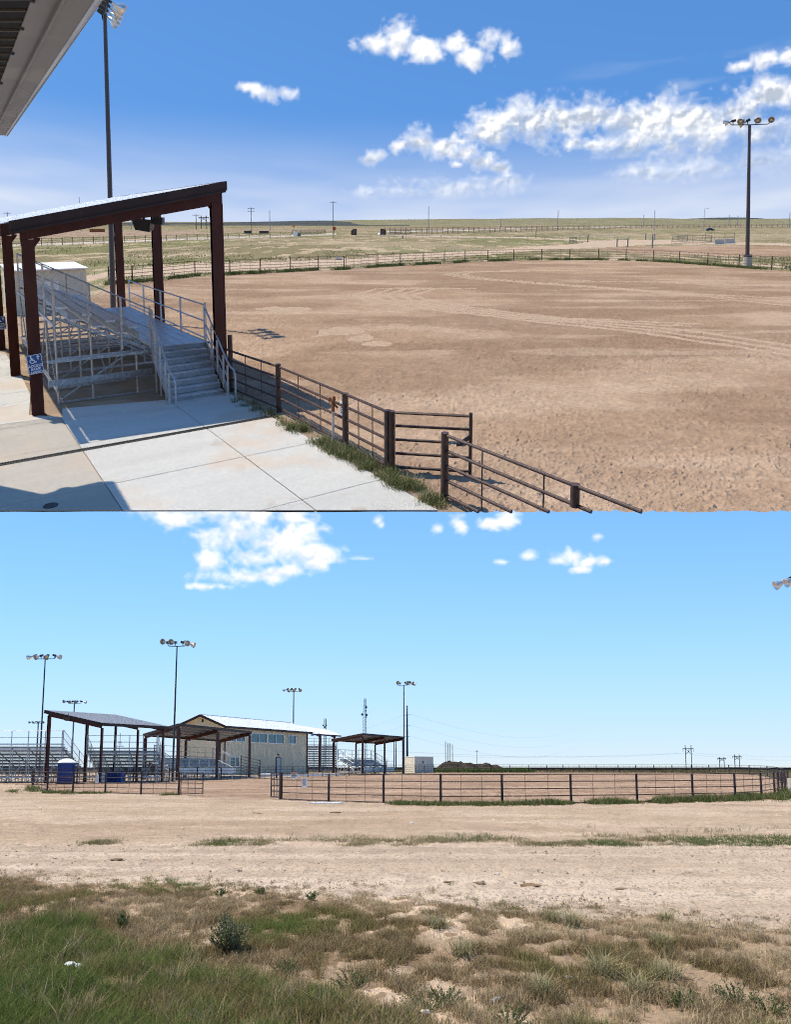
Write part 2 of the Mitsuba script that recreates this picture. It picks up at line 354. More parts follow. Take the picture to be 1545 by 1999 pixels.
M['manure'] = diff((.22, .15, .095))
M['pebbles'] = two({'type': 'diffuse', 'reflectance': {'type': 'mesh_attribute', 'name': 'vertex_color'}})

# ---------------------------------------------------------------- the ground of the terrace
def inside(poly, x, y):
    x, y = np.asarray(x, float), np.asarray(y, float); pg = Polygon([(p[0], p[1]) for p in poly]); pg = pg if pg.is_valid else pg.buffer(0); shapely.prepare(pg)
    return shapely.contains_xy(pg, x, y)
E2 = A3(math.cos(math.radians(34.6)), math.sin(math.radians(34.6)), 0)     # across the stands
E1 = A3(-E2[1], E2[0], 0)                                                   # along the stands
Z1 = A3(0, 0, 1)
FENCE_FAR = [(213,555),(259,553),(318,547),(381,540),(449,537),(509,534),(567.5,531),(622,528),(672,527),(737.5,522),(782,519),(827,517),(868,515),(908.5,512.5),(953,511),(1003.5,509),(1058,508),(1113,508),(1169,508),(1222.6,509),(1276,511),(1326.6,514),(1382,518.5),(1443,523),(1507,527.5),(1574,532),(1650,538)]
far_pts = [gu(*p) for p in FENCE_FAR]
near_pts = [gu(452,765), gu(545,805), gu(675,875), gu(757,920)]
near_dir = nrm(gu(868,978) - gu(452,765))
arena = far_pts + [gu(2300,600), gu(2300,1000), A3(6, 8, 0), gu(868,978), gu(757,920), gu(675,875), gu(545,805), gu(452,765)] + [gu(452,765) - near_dir * t for t in (8, 18, 27)]
P2 = lambda pts: [gu(*p) for p in pts]
track = P2([(120,548),(202,533),(300,521),(370,516),(505,511),(600,508),(682,505),(783,498),(850,494),(951,490),(1000,485),(1106,479),(1140,474.5),(1165,471.5),(1230,469.5),(1300,470),(1400,474.5),(1545,477),(1700,478),(1700,483),(1545,481.5),(1400,478),(1290,478),(1180,484),(1106,487),(1000,494),(951,498),(850,504),(783,509),(682,519),(600,523),(505,528),(370,534),(202,545),(120,558)])
side_road = P2([(780,460.5),(1000,464),(1165,471),(1165,473),(1000,466.5),(780,462.5)])
practice = P2([(1150,486),(1240,482.5),(1400,481),(1700,484),(1700,510),(1545,502),(1400,500),(1250,497)])
brown = P2([(-200,452),(150,451),(380,453),(405,457),(330,461),(0,466),(-200,468)])
brown2 = P2([(330,449.5),(480,450.5),(1000,445.4),(1545,441),(1700,440.5),(1700,442.2),(1545,443),(1000,447.5),(700,450.6),(480,453.5)])
pale = P2([(-100,481),(0,478),(215,471),(337,467),(520,462),(590,459),(655,457),(655,459.5),(590,461.5),(520,465),(337,470),(215,474.5),(0,482),(-100,485)])
pale2 = P2([(745,452.5),(1000,448.2),(1106,445),(1300,442),(1300,443.2),(1106,446.6),(1000,450),(745,455)])
yu0 = gu(772.5, 999.6)[1]
ys = [yu0] + [gu(772.5, r)[1] for r in np.arange(998.6, 446, -1.05)]
ys = np.array(ys + list(np.geomspace(ys[-1] * 1.02, 5200, 34)))
sl = np.concatenate([np.linspace(-1.0, -.64, 12)[:-1], np.linspace(-.64, .64, 800), np.linspace(.64, 1.0, 12)[1:]])
Y, S = np.meshgrid(ys, sl, indexing='ij'); X = S * Y
fx, fy = X.ravel(), Y.ravel()
jit = np.stack([meshkit.fbm(np.stack([fx * .9, fy * .5, fx * 0], -1), 3) - .5, meshkit.fbm(np.stack([fx * .9, fy * .5, fx * 0 + 7], -1), 3) - .5], 1)
cls = np.zeros(len(fx), int)
def put(poly, c, j=1.0):
    w = np.clip(fy * .03, .15, 3) * j
    m = inside(poly, fx + jit[:, 0] * w, fy + jit[:, 1] * w * 1.5); cls[m] = c
put(brown, 3); put(brown2, 3, .3); put(pale, 4, .1); put(pale2, 4, .1); put(track, 2); put(side_road, 2, .5); put(practice, 5)
put([(-60, 5), (-9, 5), (6.2, 5)] + [(p[0], p[1]) for p in (gu(868,978), gu(757,920), gu(675,875), gu(545,805), gu(452,765))] + [gu(452,765) - near_dir * t for t in (8, 18, 24)] + [(-60, 42)], 6, .3)
put(arena, 1, .45)
# wheel tracks: loops that turn back near the far end
tr_lines = []
for k_, ax_ in enumerate((690, 722, 750, 778, 806)):
    lo_ = [(ax_ + 118, 562 + k_ * .5), (ax_ + 40, 565.5), (ax_, 577), (ax_ + 28, 588), (ax_ + 105, 600), (ax_ + 290, 621), (ax_ + 560, 650 - k_ * 4)] + ([(1545, 694 - k_ * 9), (1700, 706 - k_ * 10)] if k_ < 3 else [])
    tr_lines.append(lo_)
for k_, ax_ in enumerate((868, 884, 902)):
    tr_lines.append([(ax_ + 130, 529 + k_), (ax_ + 20, 532), (ax_, 537), (ax_ + 50, 545), (ax_ + 240, 559), (ax_ + 450, 574), (1545, 598 - k_ * 7), (1700, 606 - k_ * 8)])
tr_lines += [[(1290, 553), (1400, 556), (1545, 561)], [(1100, 549), (1250, 551), (1330, 553)]]
tw = np.random.default_rng(4)
track_poly = shapely.union_all([LineString([gu(px, r)[:2] for px, r in t]).simplify(.01).buffer(.8).buffer(-.56) for t in tr_lines])
shapely.prepare(track_poly)
wob = np.clip(fy * .012, .08, .5)
cls[shapely.contains_xy(track_poly, fx + jit[:, 0] * wob, fy + jit[:, 1] * wob * 2.0) & (cls == 1)] = 7
for cx_, cy_, rx_, ry_ in ((652, 648, 52, 9), (700, 660, 40, 7), (740, 672, 30, 5), (556, 605, 60, 5)):
    c_ = gu(cx_, cy_); q_ = ((fx - c_[0]) / (rx_ / 1250 * c_[1])) ** 2 + ((fy - c_[1]) / abs(gu(cx_, cy_ - ry_)[1] - c_[1])) ** 2
    cls[(q_ + jit[:, 0] * 1.6 + jit[:, 1] * 1.2 < .8) & (cls == 1)] = 7
P = lambda sx, sy, o, s=0: meshkit.fbm(np.stack([fx * sx, fy * sy, fx * 0 + s], -1), o)
clod = P(4.2, 4.2, 4, 1); fine = P(17, 13, 2, 4); hoof = P(1.1, 1.1, 3, 2); patch = np.clip((P(.13, .22, 3, 8) - .25) * 4, .5, 1)
clod2 = P(8.5, 6.5, 2, 21)
Zc = (np.clip(clod2 - .56, 0, 1) * .13 + np.clip(fine - .52, 0, 1) * .12 + (clod - .5) * .045 + (hoof - .5) * .03) * patch
lump = (P(.5, .5, 4, 12) - .5)
Z = np.where((cls == 1), Zc, np.where(cls == 5, Zc * .6, lump * .05))
broad = (P(.008, .006, 3, 5) - .5) * np.clip((fy - 110) / 300, 0, 1) * 2.2
Z = Z + broad
Z = np.where(cls == 7, Zc * .25 - .01, Z)
Z = np.where(cls == 6, np.clip(lump * .05, -.02, .008) + .004, Z)
V = np.stack([fx, fy, Z], -1)
ny, nx = Y.shape
idx = np.arange(ny * nx).reshape(ny, nx)
q = np.stack([idx[:-1, :-1], idx[:-1, 1:], idx[1:, 1:], idx[1:, :-1]], -1).reshape(-1, 4)
qc = cls[q[:, 0]]
def part_grid(V, q):
    u, inv = np.unique(q, return_inverse=True); inv = inv.reshape(q.shape)
    return V[u], np.vstack([inv[:, [0, 1, 2]], inv[:, [0, 2, 3]]])
for c, nm, mt in ((0, 'prairie', 'prairie'), (1, 'arena_floor', 'arena_soil'), (2, 'gravel_track', 'gravel'), (3, 'bare_field', 'field_brown'), (4, 'paved_road', 'road_pale'), (5, 'practice_arena_floor', 'arena_soil'), (6, 'bare_soil', 'bare_earth'), (7, 'wheel_tracks', 'track_sand')):
    k = add(nm, part_grid(V, q[qc == c]), mt, U, smooth=True, kind='structure')

def ridge(name, crest, yc, yf, mat, seed, n=260):
    px = np.linspace(crest[0][0], crest[-1][0], n); rows = np.interp(px, [c[0] for c in crest], [c[1] for c in crest])
    vs = []; m = 16
    for i, t in enumerate(np.linspace(0, 1.35, m)):
        y = yf + (yc - yf) * t; x = (px - 772.5) / 1250 * yc * (y / yc)
        hc = EYE_U + (432 - rows) * yc / 1250
        prof = math.sin(min(t, 1) * math.pi / 2) ** 1.3 if t <= 1 else 1 - (t - 1) * 2
        nz = meshkit.fbm(np.stack([x * .004, np.full(n, y * .006), np.full(n, seed)], -1), 4) - .5
        vs.append(np.stack([x, np.full(n, y), np.maximum(hc, 1) * prof * (1 + .55 * nz * (1 - .8 * (t == 1))) - 2 * (t == 0)], -1))
    I = np.arange(m * n).reshape(m, n); q = np.stack([I[:-1, :-1], I[:-1, 1:], I[1:, 1:], I[1:, :-1]], -1).reshape(-1, 4)
    k = add(name, (np.vstack(vs), np.vstack([q[:, [0, 1, 2]], q[:, [0, 2, 3]]])), mat, U, smooth=True, kind='structure')
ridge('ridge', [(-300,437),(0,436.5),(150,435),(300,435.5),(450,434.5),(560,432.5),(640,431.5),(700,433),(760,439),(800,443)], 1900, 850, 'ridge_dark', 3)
ridge('ridge', [(540,438),(600,433.5),(660,430.5),(760,429.5),(860,428.8),(960,428.5),(1000,427.5),(1060,427),(1150,427),(1230,426.5),(1320,428.5),(1400,430),(1440,429),(1500,428),(1545,427.5),(1800,427)], 2600, 900, 'ridge_olive', 9)
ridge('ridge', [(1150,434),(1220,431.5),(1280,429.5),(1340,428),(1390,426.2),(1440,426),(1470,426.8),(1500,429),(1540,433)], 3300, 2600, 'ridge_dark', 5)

# weeds along the fences and edges of the terrace
def blades(base, n_per, h, spread, w, cols, seed, lean=.55, fr=None, nseg=2):
    r = np.random.default_rng(seed); base = np.asarray(base, float); n = len(base) * n_per
    b = np.repeat(base[:, :3], n_per, 0); hs = np.repeat(base[:, 3], n_per) * h * r.uniform(.45, 1.15, n)
    b = b + np.stack([r.normal(0, 1, n), r.normal(0, 1, n), np.zeros(n)], -1) * (np.repeat(base[:, 4], n_per) * spread)[:, None]
    a = r.uniform(0, 2 * np.pi, n); ln = r.uniform(.08, lean, n) * hs
    d = np.stack([np.cos(a), np.sin(a), 0 * a], -1); s = np.stack([-np.sin(a + r.normal(0, .8, n)), np.cos(a), 0 * a], -1)
    s /= np.linalg.norm(s, axis=1, keepdims=True)
    ww = (w * r.uniform(.6, 1.3, n))[:, None]; z = np.array([0, 0, 1.0])
    mid = b + d * (ln * .35)[:, None] + z * (hs * .6)[:, None]; tip = b + d * ln[:, None] + z * hs[:, None]
    Vv = np.stack([b - s * ww / 2, b + s * ww / 2, mid - s * ww * .4, mid + s * ww * .4, tip], 1)
    o = (np.arange(n) * 5)[:, None, None]
    F = (np.array([[0, 1, 3], [0, 3, 2], [2, 3, 4]])[None] + o).reshape(-1, 3)
    cols = np.asarray(cols, float); ci = r.integers(0, len(cols), n) if base.shape[1] < 6 else np.clip((np.repeat(base[:, 5], n_per) + r.normal(0, .13, n)) * len(cols), 0, len(cols) - 1).astype(int)
    C = np.repeat(cols[ci] * r.uniform(.55, 1.45, (n, 1)), 5, 0)
    return (Vv.reshape(-1, 3), F), C
def stuff(name, label, cat, m, mat, fr, color=None, smooth=False):
    k = add(name, m, mat, fr, None, smooth, color); labels[k] = {'label': label, 'category': cat, 'kind': 'stuff'}; return k
GREENS = [(.06, .095, .026), (.085, .125, .038), (.115, .15, .055), (.15, .17, .075)]
DRYS = [(.21, .165, .085), (.30, .245, .14), (.38, .32, .20)]
tuft = []
rw = np.random.default_rng(3)
for i in range(420):                          # along the near fence, on the walk side
    t = rw.uniform(0, 1); p = gu(470,782) * (1 - t) + gu(872,990) * t
    dens = .12 + .88 * (meshkit.noise(A3(t * 13, 0, 0)) > (.5 if t < .5 else .36))
    if rw.uniform() > dens: continue
    p = p + nrm(A3(-1, -.7, 0)) * rw.uniform(-.2, .34); tuft.append([p[0], p[1], 0, rw.uniform(.3, 1.25), rw.uniform(.6, 1.2)])
m, c = blades(tuft, 44, .25, .085, .010, GREENS + [GREENS[1], DRYS[1], DRYS[2]], 11, 1.3)
stuff('weeds', 'green weeds growing between the concrete walk and the arena fence', 'weeds', m, 'leaf_colour', U, c)
tuft = []
for i in range(len(far_pts) - 1):
    for t in rw.uniform(0, 1, 60):
        p = far_pts[i] * (1 - t) + far_pts[i + 1] * t; s = rw.normal(0, .5)
        if meshkit.noise(A3(p[0] * .5, p[1] * .5, 1)) < .38: continue
        tuft.append([p[0] + s * .3, p[1] + s * 1.2 + .3, 0, rw.uniform(.4, 1.2), rw.uniform(.6, 1.6)])
m, c = blades(tuft, 16, .42, .22, .05, GREENS + [GREENS[3]], 12, .9)
stuff('weeds', 'strip of green weeds under the curved fence at the far end of the arena', 'weeds', m, 'leaf_colour', U, c)
tuft = []
for i in range(2600):
    s, row = rw.uniform(-.64, .64), rw.uniform(472, 545); p = gu(772.5 + 1250 * s, row)
    if inside(arena, [p[0]], [p[1]])[0] or inside(track, [p[0]], [p[1]])[0] or inside(practice, [p[0]], [p[1]])[0] or p[1] < 45: continue
    if meshkit.noise(A3(p[0] * .1, p[1] * .05, 4)) < .45: continue
    tuft.append([p[0], p[1], 0, rw.uniform(.4, 1.1), rw.uniform(.8, 2)])
m, c = blades(tuft, 9, .38, .5, .09, GREENS[1:] + DRYS[:2], 13, .9)
stuff('prairie_grass', 'sparse olive grass clumps on the plain beyond the arena', 'grass', m, 'leaf_colour', U, c)

# ---------------------------------------------------------------- the concrete walk: separate panels with open joints
jL = [gu(239,999), gu(121,816)]; jB = [gu(591,980), gu(356,803)]; jR = [gu(820,977), gu(482,789)]
dlong = nrm(jB[1] - jB[0]); dcr = nrm(gu(614,866) - gu(0,993))
def lin(p, d, s=80): return LineString([(p - d * s)[:2], (p + d * s)[:2]])
walk = Polygon([p[:2] for p in (gu(857,999.6), gu(482,789), gu(447,768), gu(322,783), gu(121,800), gu(121,816), gu(-300,870), gu(-300,999.6))])
walk = walk.intersection(sbox(-40, yu0, 60, 60))
left = Polygon([p[:2] for p in (gu(120,816), gu(58,812), gu(60,772), gu(42,735), gu(10,690), gu(-250,690), gu(-300,870))])
old = Polygon([p[:2] for p in (gu(121,816), gu(262,1035), gu(-600,1035), gu(-600,905), gu(0,833))])
def panels(region, cuts):
    g = [region]
    for c in cuts:
        g = [x for r in g for x in (shp_split(r, c).geoms if c.intersects(r) else [r])]
    return g
cuts = [lin(jL[0], dlong), lin(jB[0], dlong), lin(gu(614,866), dcr), lin(gu(749,938), dcr), lin(gu(0,897), dcr), lin(gu(250,803), dcr)]
dline = [gu(-120,937), gu(500,821), gu(527,817)]
drain = LineString([(gu(-120,931.5))[:2], (gu(540,813.5))[:2]]).buffer(.105, cap_style=2)
wk = 'concrete_walk'
labels[wk] = {'label': 'concrete walk of pale and tan panels beside the covered stand', 'kind': 'structure', 'category': 'walk'}; del labels[wk]['category']
tone = np.random.default_rng(5)
for g in panels(walk.difference(drain), cuts):
    g2 = g.buffer(-.012, join_style=2)
    if g2.area < .02: continue
    mt = 'concrete_old' if old.contains(g.representative_point()) else 'concrete_new'
    for s_ in getattr(g2, 'geoms', [g2]):
        v, f = flat(s_, .020); add('panel', (v + A3(0, 0, .016 + tone.uniform(0, .006)), f), mt, U, wk)
for g in panels(left, [lin(gu(0,794), nrm(gu(60,782) - gu(0,794))), lin(gu(0,773), nrm(gu(57,765) - gu(0,773)))]):
    g2 = g.buffer(-.012, join_style=2)
    v, f = flat(g2, .020); add('panel', (v + A3(0, 0, .016 + tone.uniform(0, .006)), f), 'concrete_new', U, wk)
dr_ = thing('trench_drain', 'narrow black trench drain grate crossing the concrete walk', 'drain')
v, f = flat(drain.buffer(.01), .02); add('channel', (v + A3(0, 0, -.004), f), 'drain_bed', U, dr_)
a0, a1 = gu(-120,931.5), gu(540,813.5); ad = nrm(a1 - a0); an = A3(-ad[1], ad[0], 0); ln_ = np.linalg.norm(a1 - a0)
for s in (-1, 1): add('edge_rail', beam(a0 + an * s * .09 + Z1 * .035, a1 + an * s * .09 + Z1 * .035, .018, .03), 'iron_grate', U, dr_)
add('grate_bars', J(*[box(a0 + ad * t + Z1 * .033, (.022, .165, .02), [ad, an, Z1]) for t in np.arange(.05, ln_, .062)]), 'iron_grate', U, dr_, kind='stuff')
single('drain_cover', 'small round iron drain cap set in the tan concrete near the corner', 'drain cover', lathe([(.0, .05), (.10, .052), (.13, .058), (.15, .05), (.15, .03)], gu(99,991), Z1, 24), 'iron_grate', U)

# ---------------------------------------------------------------- the ground of the yard
rr = np.concatenate([np.arange(2030, 1700, -1.7), np.arange(1700, 1506, -1.25)])
ys = np.array([1.77 * 1250 / (r - 1498) for r in rr]); ys = np.concatenate([ys[ys < 46], np.linspace(46, 130, 130), np.geomspace(133, 5200, 40)])
sl = np.concatenate([np.linspace(-1.1, -.64, 12)[:-1], np.linspace(-.64, .64, 640), np.linspace(.64, 1.1, 12)[1:]])
Y, S = np.meshgrid(ys, sl, indexing='ij'); X = S * Y
fx, fy = X.ravel(), Y.ravel()
FENCE_R = [(549.6,1561),(642,1565),(749,1568),(861,1571),(981,1570.5),(1115.6,1568.6),(1244.7,1566.7),(1353.6,1564),(1436.6,1562),(1487.8,1558),(1513,1552),(1521,1549.5),(1528,1547),(1534,1544),(1540,1541)]
FENCE_L = [(62.6,1535),(92,1547),(142,1548),(205.3,1548.5),(275,1550.5),(348.7,1552)]
FENCE_B = [(385,78),(431.6,79),(505.5,82),(539.5,85),(571,88),(601.4,91),(629.8,92.5),(657,94),(682,96),(729.6,101),(753.5,105),(811.5,115),(829,120),(847,123),(895,124),(926.5,124.5),(959,125),(995.5,125),(1032.6,125),(1068,125),(1100,125),(1131.6,124.5),(1165,124.5),(1207.6,124),(1242,123.5),(1277.5,123),(1313,122),(1350.7,120),(1385,117),(1424,111),(1464,103),(1499,93),(1520,80),(1531,66)]
lf_r = [gl(*p) for p in FENCE_R]; lf_l = [gl(*p) for p in FENCE_L]; lf_b = [xl(*p) for p in FENCE_B]
arena2 = lf_r + lf_b[::-1] + [A3(-25, 68, 0), A3(-40, 66, 0), lf_l[0]] + lf_l[1:] + [A3(-11.5, 39.5, 0), A3(-8.2, 37.5, 0)]
jy = (meshkit.fbm(np.stack([fx * .8, fy * .8, fx * 0], -1), 4) - .5); jx = (meshkit.fbm(np.stack([fx * 3, fy * 3, fx * 0 + 5], -1), 4) - .5)
bank_y = 8.75 - .30 * fx + jy * 1.6 + jx * .8
cls = np.full(len(fx), 1)                     # dirt yard
cls[(fy < 15.1 + jy * .8 + np.clip(-fx - 6, 0, 20) * .02)] = 2   # dirt road
cls[fy < bank_y] = 0                          # grassy bank
cls[inside(arena2, fx + jx * 2.5, fy + jy * 4)] = 3
cls[(fy > 126.5) | ((fy > 60) & (cls == 1) & (fx > 8))] = 4
P = lambda sx, sy, o, s=0: meshkit.fbm(np.stack([fx * sx, fy * sy, fx * 0 + s], -1), o)
rough = P(3.5, 3.5, 4, 3); grit = P(14, 14, 2, 6); big = P(.6, .6, 3, 9); ruts = P(.15, 2.6, 3, 2)
Z = np.where(cls == 0, (rough - .5) * .07 + (grit - .5) * .05 + (big - .5) * .09,
    np.where(cls == 2, (grit - .5) * .022 + np.clip(rough - .58, 0, 1) * .12 + (ruts - .5) * .10,
    np.where(cls == 1, (grit - .5) * .028 + np.clip(rough - .55, 0, 1) * .15 + (big - .5) * .06, np.where(cls == 3, np.clip(rough - .45, 0, 1) * .35 * np.clip((P(.3, .5, 3, 8) - .35) * 4, .2, 1), (big - .5) * .1))))
Z = Z * np.clip(40 / fy, .2, 1) + G(fy)
V = np.stack([fx, fy, Z], -1); ny, nx = Y.shape
idx = np.arange(ny * nx).reshape(ny, nx)
q = np.stack([idx[:-1, :-1], idx[:-1, 1:], idx[1:, 1:], idx[1:, :-1]], -1).reshape(-1, 4); qc = cls[q[:, 0]]
for c, nm, mt in ((0, 'grassy_bank', 'bank_soil'), (1, 'dirt_yard', 'yard_soil'), (2, 'dirt_road', 'road_soil'), (3, 'arena_floor', 'arena_soil_yard'), (4, 'plain', 'far_soil')):
    add(nm, part_grid(V, q[qc == c]), mt, L, smooth=True, kind='structure')
def zl(x, y): return float(G(y))

# ---------------------------------------------------------------- builders
def extr(poly, vec):
    n = len(poly); Vv = np.vstack([poly, np.asarray(poly) + vec]); f = []
    for i in range(1, n - 1): f += [[0, i, i + 1], [n, n + i + 1, n + i]]
    for i in range(n): j = (i + 1) % n; f += [[i, n + i, n + j], [i, n + j, j]]
    m = trimesh.Trimesh(Vv, f, process=False)
    return Vv, np.array(f) if m.volume > 0 else np.array(f)[:, ::-1]
def fence(name, label, fr, posts, h, rails, pr, rr_, mat, stays=2, post_h=None, group=None, open_spans=(), end_extra=None, sr=None, n=8):
    k = thing(name, label, 'fence', group)
    posts = [np.asarray(p, float) for p in posts]; ph = post_h or [h] * len(posts)
    for p, hh in zip(posts, ph): add('post', tube(p - Z1 * .05, p + Z1 * hh, pr, n), mat, fr, k, 40)
    line = posts if end_extra is None else posts + [end_extra]
    runs, cur = [], [line[0]]
    for i in range(1, len(line)):
        if i - 1 in open_spans: runs.append(cur); cur = [line[i]]
        else: cur.append(line[i])
    runs.append(cur)
    for run in runs:
        if len(run) < 2: continue
        for z in rails: add('rail', pipe([p + Z1 * z for p in run], rr_, 6), mat, fr, k, 50)
        for i in range(len(run) - 1):
            for s in range(stays):
                p = run[i] + (run[i + 1] - run[i]) * (s + 1) / (stays + 1)
                add('stay', tube(p + Z1 * rails[-1], p + Z1 * rails[0], sr or rr_ * .55, 5), mat, fr, k)
    return k
def gate(name, label, fr, a, b, z0, z1, n, r, mat, stays=0, tall=0):
    k = thing(name, label, 'gate'); a, b = np.asarray(a, float), np.asarray(b, float)
    for i in range(n):
        z = z0 + (z1 - z0) * i / (n - 1); add('rail', tube(a + Z1 * z, b + Z1 * z, r, 6), mat, fr, k, 50)
    for p in (a, b): add('stile', tube(p + Z1 * (z0 - r), p + Z1 * (z1 + r + tall), r * 1.15, 6), mat, fr, k, 50)
    for s in range(stays):
        p = a + (b - a) * (s + 1) / (stays + 1); add('stay', tube(p + Z1 * z0, p + Z1 * z1, r * .6, 5), mat, fr, k)
    return k
def floodlights(label, fr, base, top, bar, lamps, r=.13, group=None, mat='pole_bronze', concrete=None, sc=1.0, xoff=None):
    """bar: unit vector of the crossarm; lamps: (place along the bar, aim azimuth, aim elevation)."""
    k = thing('light_pole', label, 'light pole', group); base = np.asarray(base, float)
    t = base + Z1 * (top - base[2]) + (0 if xoff is None else np.asarray(xoff))
    if concrete:
        add('concrete_base', lathe([(0, concrete[1]), (concrete[0] * .94, concrete[1]), (concrete[0], concrete[1] - .05), (concrete[0], -.1)], base, Z1, 18), 'barrier', fr, k, 40)
        add('base_collar', lathe([(0, .32), (r * 1.9, .3), (r * 2.0, .0)], base + Z1 * concrete[1], Z1, 14), mat, fr, k, 40)
    add('pole', tube(base, t, r, 12, r * .62), mat, fr, k, 40)
    bl = max(abs(l[0]) for l in lamps) * sc
    pts = [t - bar * bl + Z1 * .42 * sc, t - bar * (bl - .04) + Z1 * .15 * sc, t - bar * (bl - .25) + Z1 * .02, t, t + bar * (bl - .25) + Z1 * .02, t + bar * (bl - .04) + Z1 * .15 * sc, t + bar * bl + Z1 * .42 * sc]
    add('crossarm', pipe(pts, .05 * sc, 6), 'black_iron', fr, k, 50)
    for (o, az, el) in lamps:
        p = t + bar * o * sc + Z1 * (.45 * sc); a = math.radians(az); e = math.radians(el)
        d = A3(math.cos(a) * math.cos(e), math.sin(a) * math.cos(e), math.sin(e))
        lk = k + '__floodlight'; 
        if abs(o) * sc < bl - .1: add('stem', tube(t + bar * o * sc, p, .045 * sc, 6), 'black_iron', fr, k)
        s = sc
        fl = add('floodlight', lathe([(.07*s, .30*s), (.10*s, .42*s), (.20*s, .62*s), (.30*s, .82*s), (.335*s, 1.0*s), (.325*s, 1.0*s), (.285*s, .82*s), (.18*s, .63*s), (.05*s, .55*s)], p, d, 20), 'reflector', fr, k, 35)
        add('ballast', J(box(p - d * .05 * s, (.42 * s, .27 * s, .27 * s), [d, nrm(np.cross(d, Z1)), np.cross(nrm(np.cross(d, Z1)), d)]), tube(p + d * .1 * s, p + d * .34 * s, .075 * s, 8)), 'black_iron', fr, fl)
        add('lens', lathe([(0, .80*s), (.13*s, .80*s), (.16*s, .77*s), (.16*s, .66*s)], p, d, 14), 'lamp_glass', fr, fl, 35)
    return k
def utility_pole(label, fr, base, h, arms=(), r=.16, mat='wood_pole', group=None, wid=2.4, dirv=(1, 0, 0)):
    k = thing('utility_pole', label, 'utility pole', group); base = np.asarray(base, float); dv = A3(*dirv)
    add('pole', tube(base - Z1 * .2, base + Z1 * h, r, 8, r * .7), mat, fr, k, 40)
    for a in arms:
        c = base + Z1 * (h - a) + A3(0, -r, 0)
        add('crossarm', beam(c - dv * wid / 2, c + dv * wid / 2, .12 * r / .16, .16 * r / .16), mat, fr, k)
        add('insulator', J(*[tube(c + dv * s * wid / 2 * .9, c + dv * s * wid / 2 * .9 + Z1 * .3 * r / .16, .05 * r / .16, 6) for s in (-1, -.45, .45, 1)]), 'lattice_steel', fr, k)
    return k
def chain_link(quad, cell, w):
    """wires of a chain link panel across a quad (o, along, up as vectors), as crossed diagonals"""
    o, a, u = quad; la, lu = np.linalg.norm(a), np.linalg.norm(u); ms = []
    for sgn in (1, -1):
        for t in np.arange(-lu, la + lu, cell):
            s0, s1 = (t, t + lu) if sgn == 1 else (t + lu, t)
            p0, p1 = (s0, 0.), (s1, 1.)
            lo, hi = sorted((s0, s1))
            if hi <= 0 or lo >= la: continue
            f = lambda s: (s - s0) / (s1 - s0)
            c0, c1 = max(lo, 0), min(hi, la)
            ms.append(tube(o + a * c0 / la + u * f(c0), o + a * c1 / la + u * f(c1), w, 3, cap=False))
    return J(*ms)
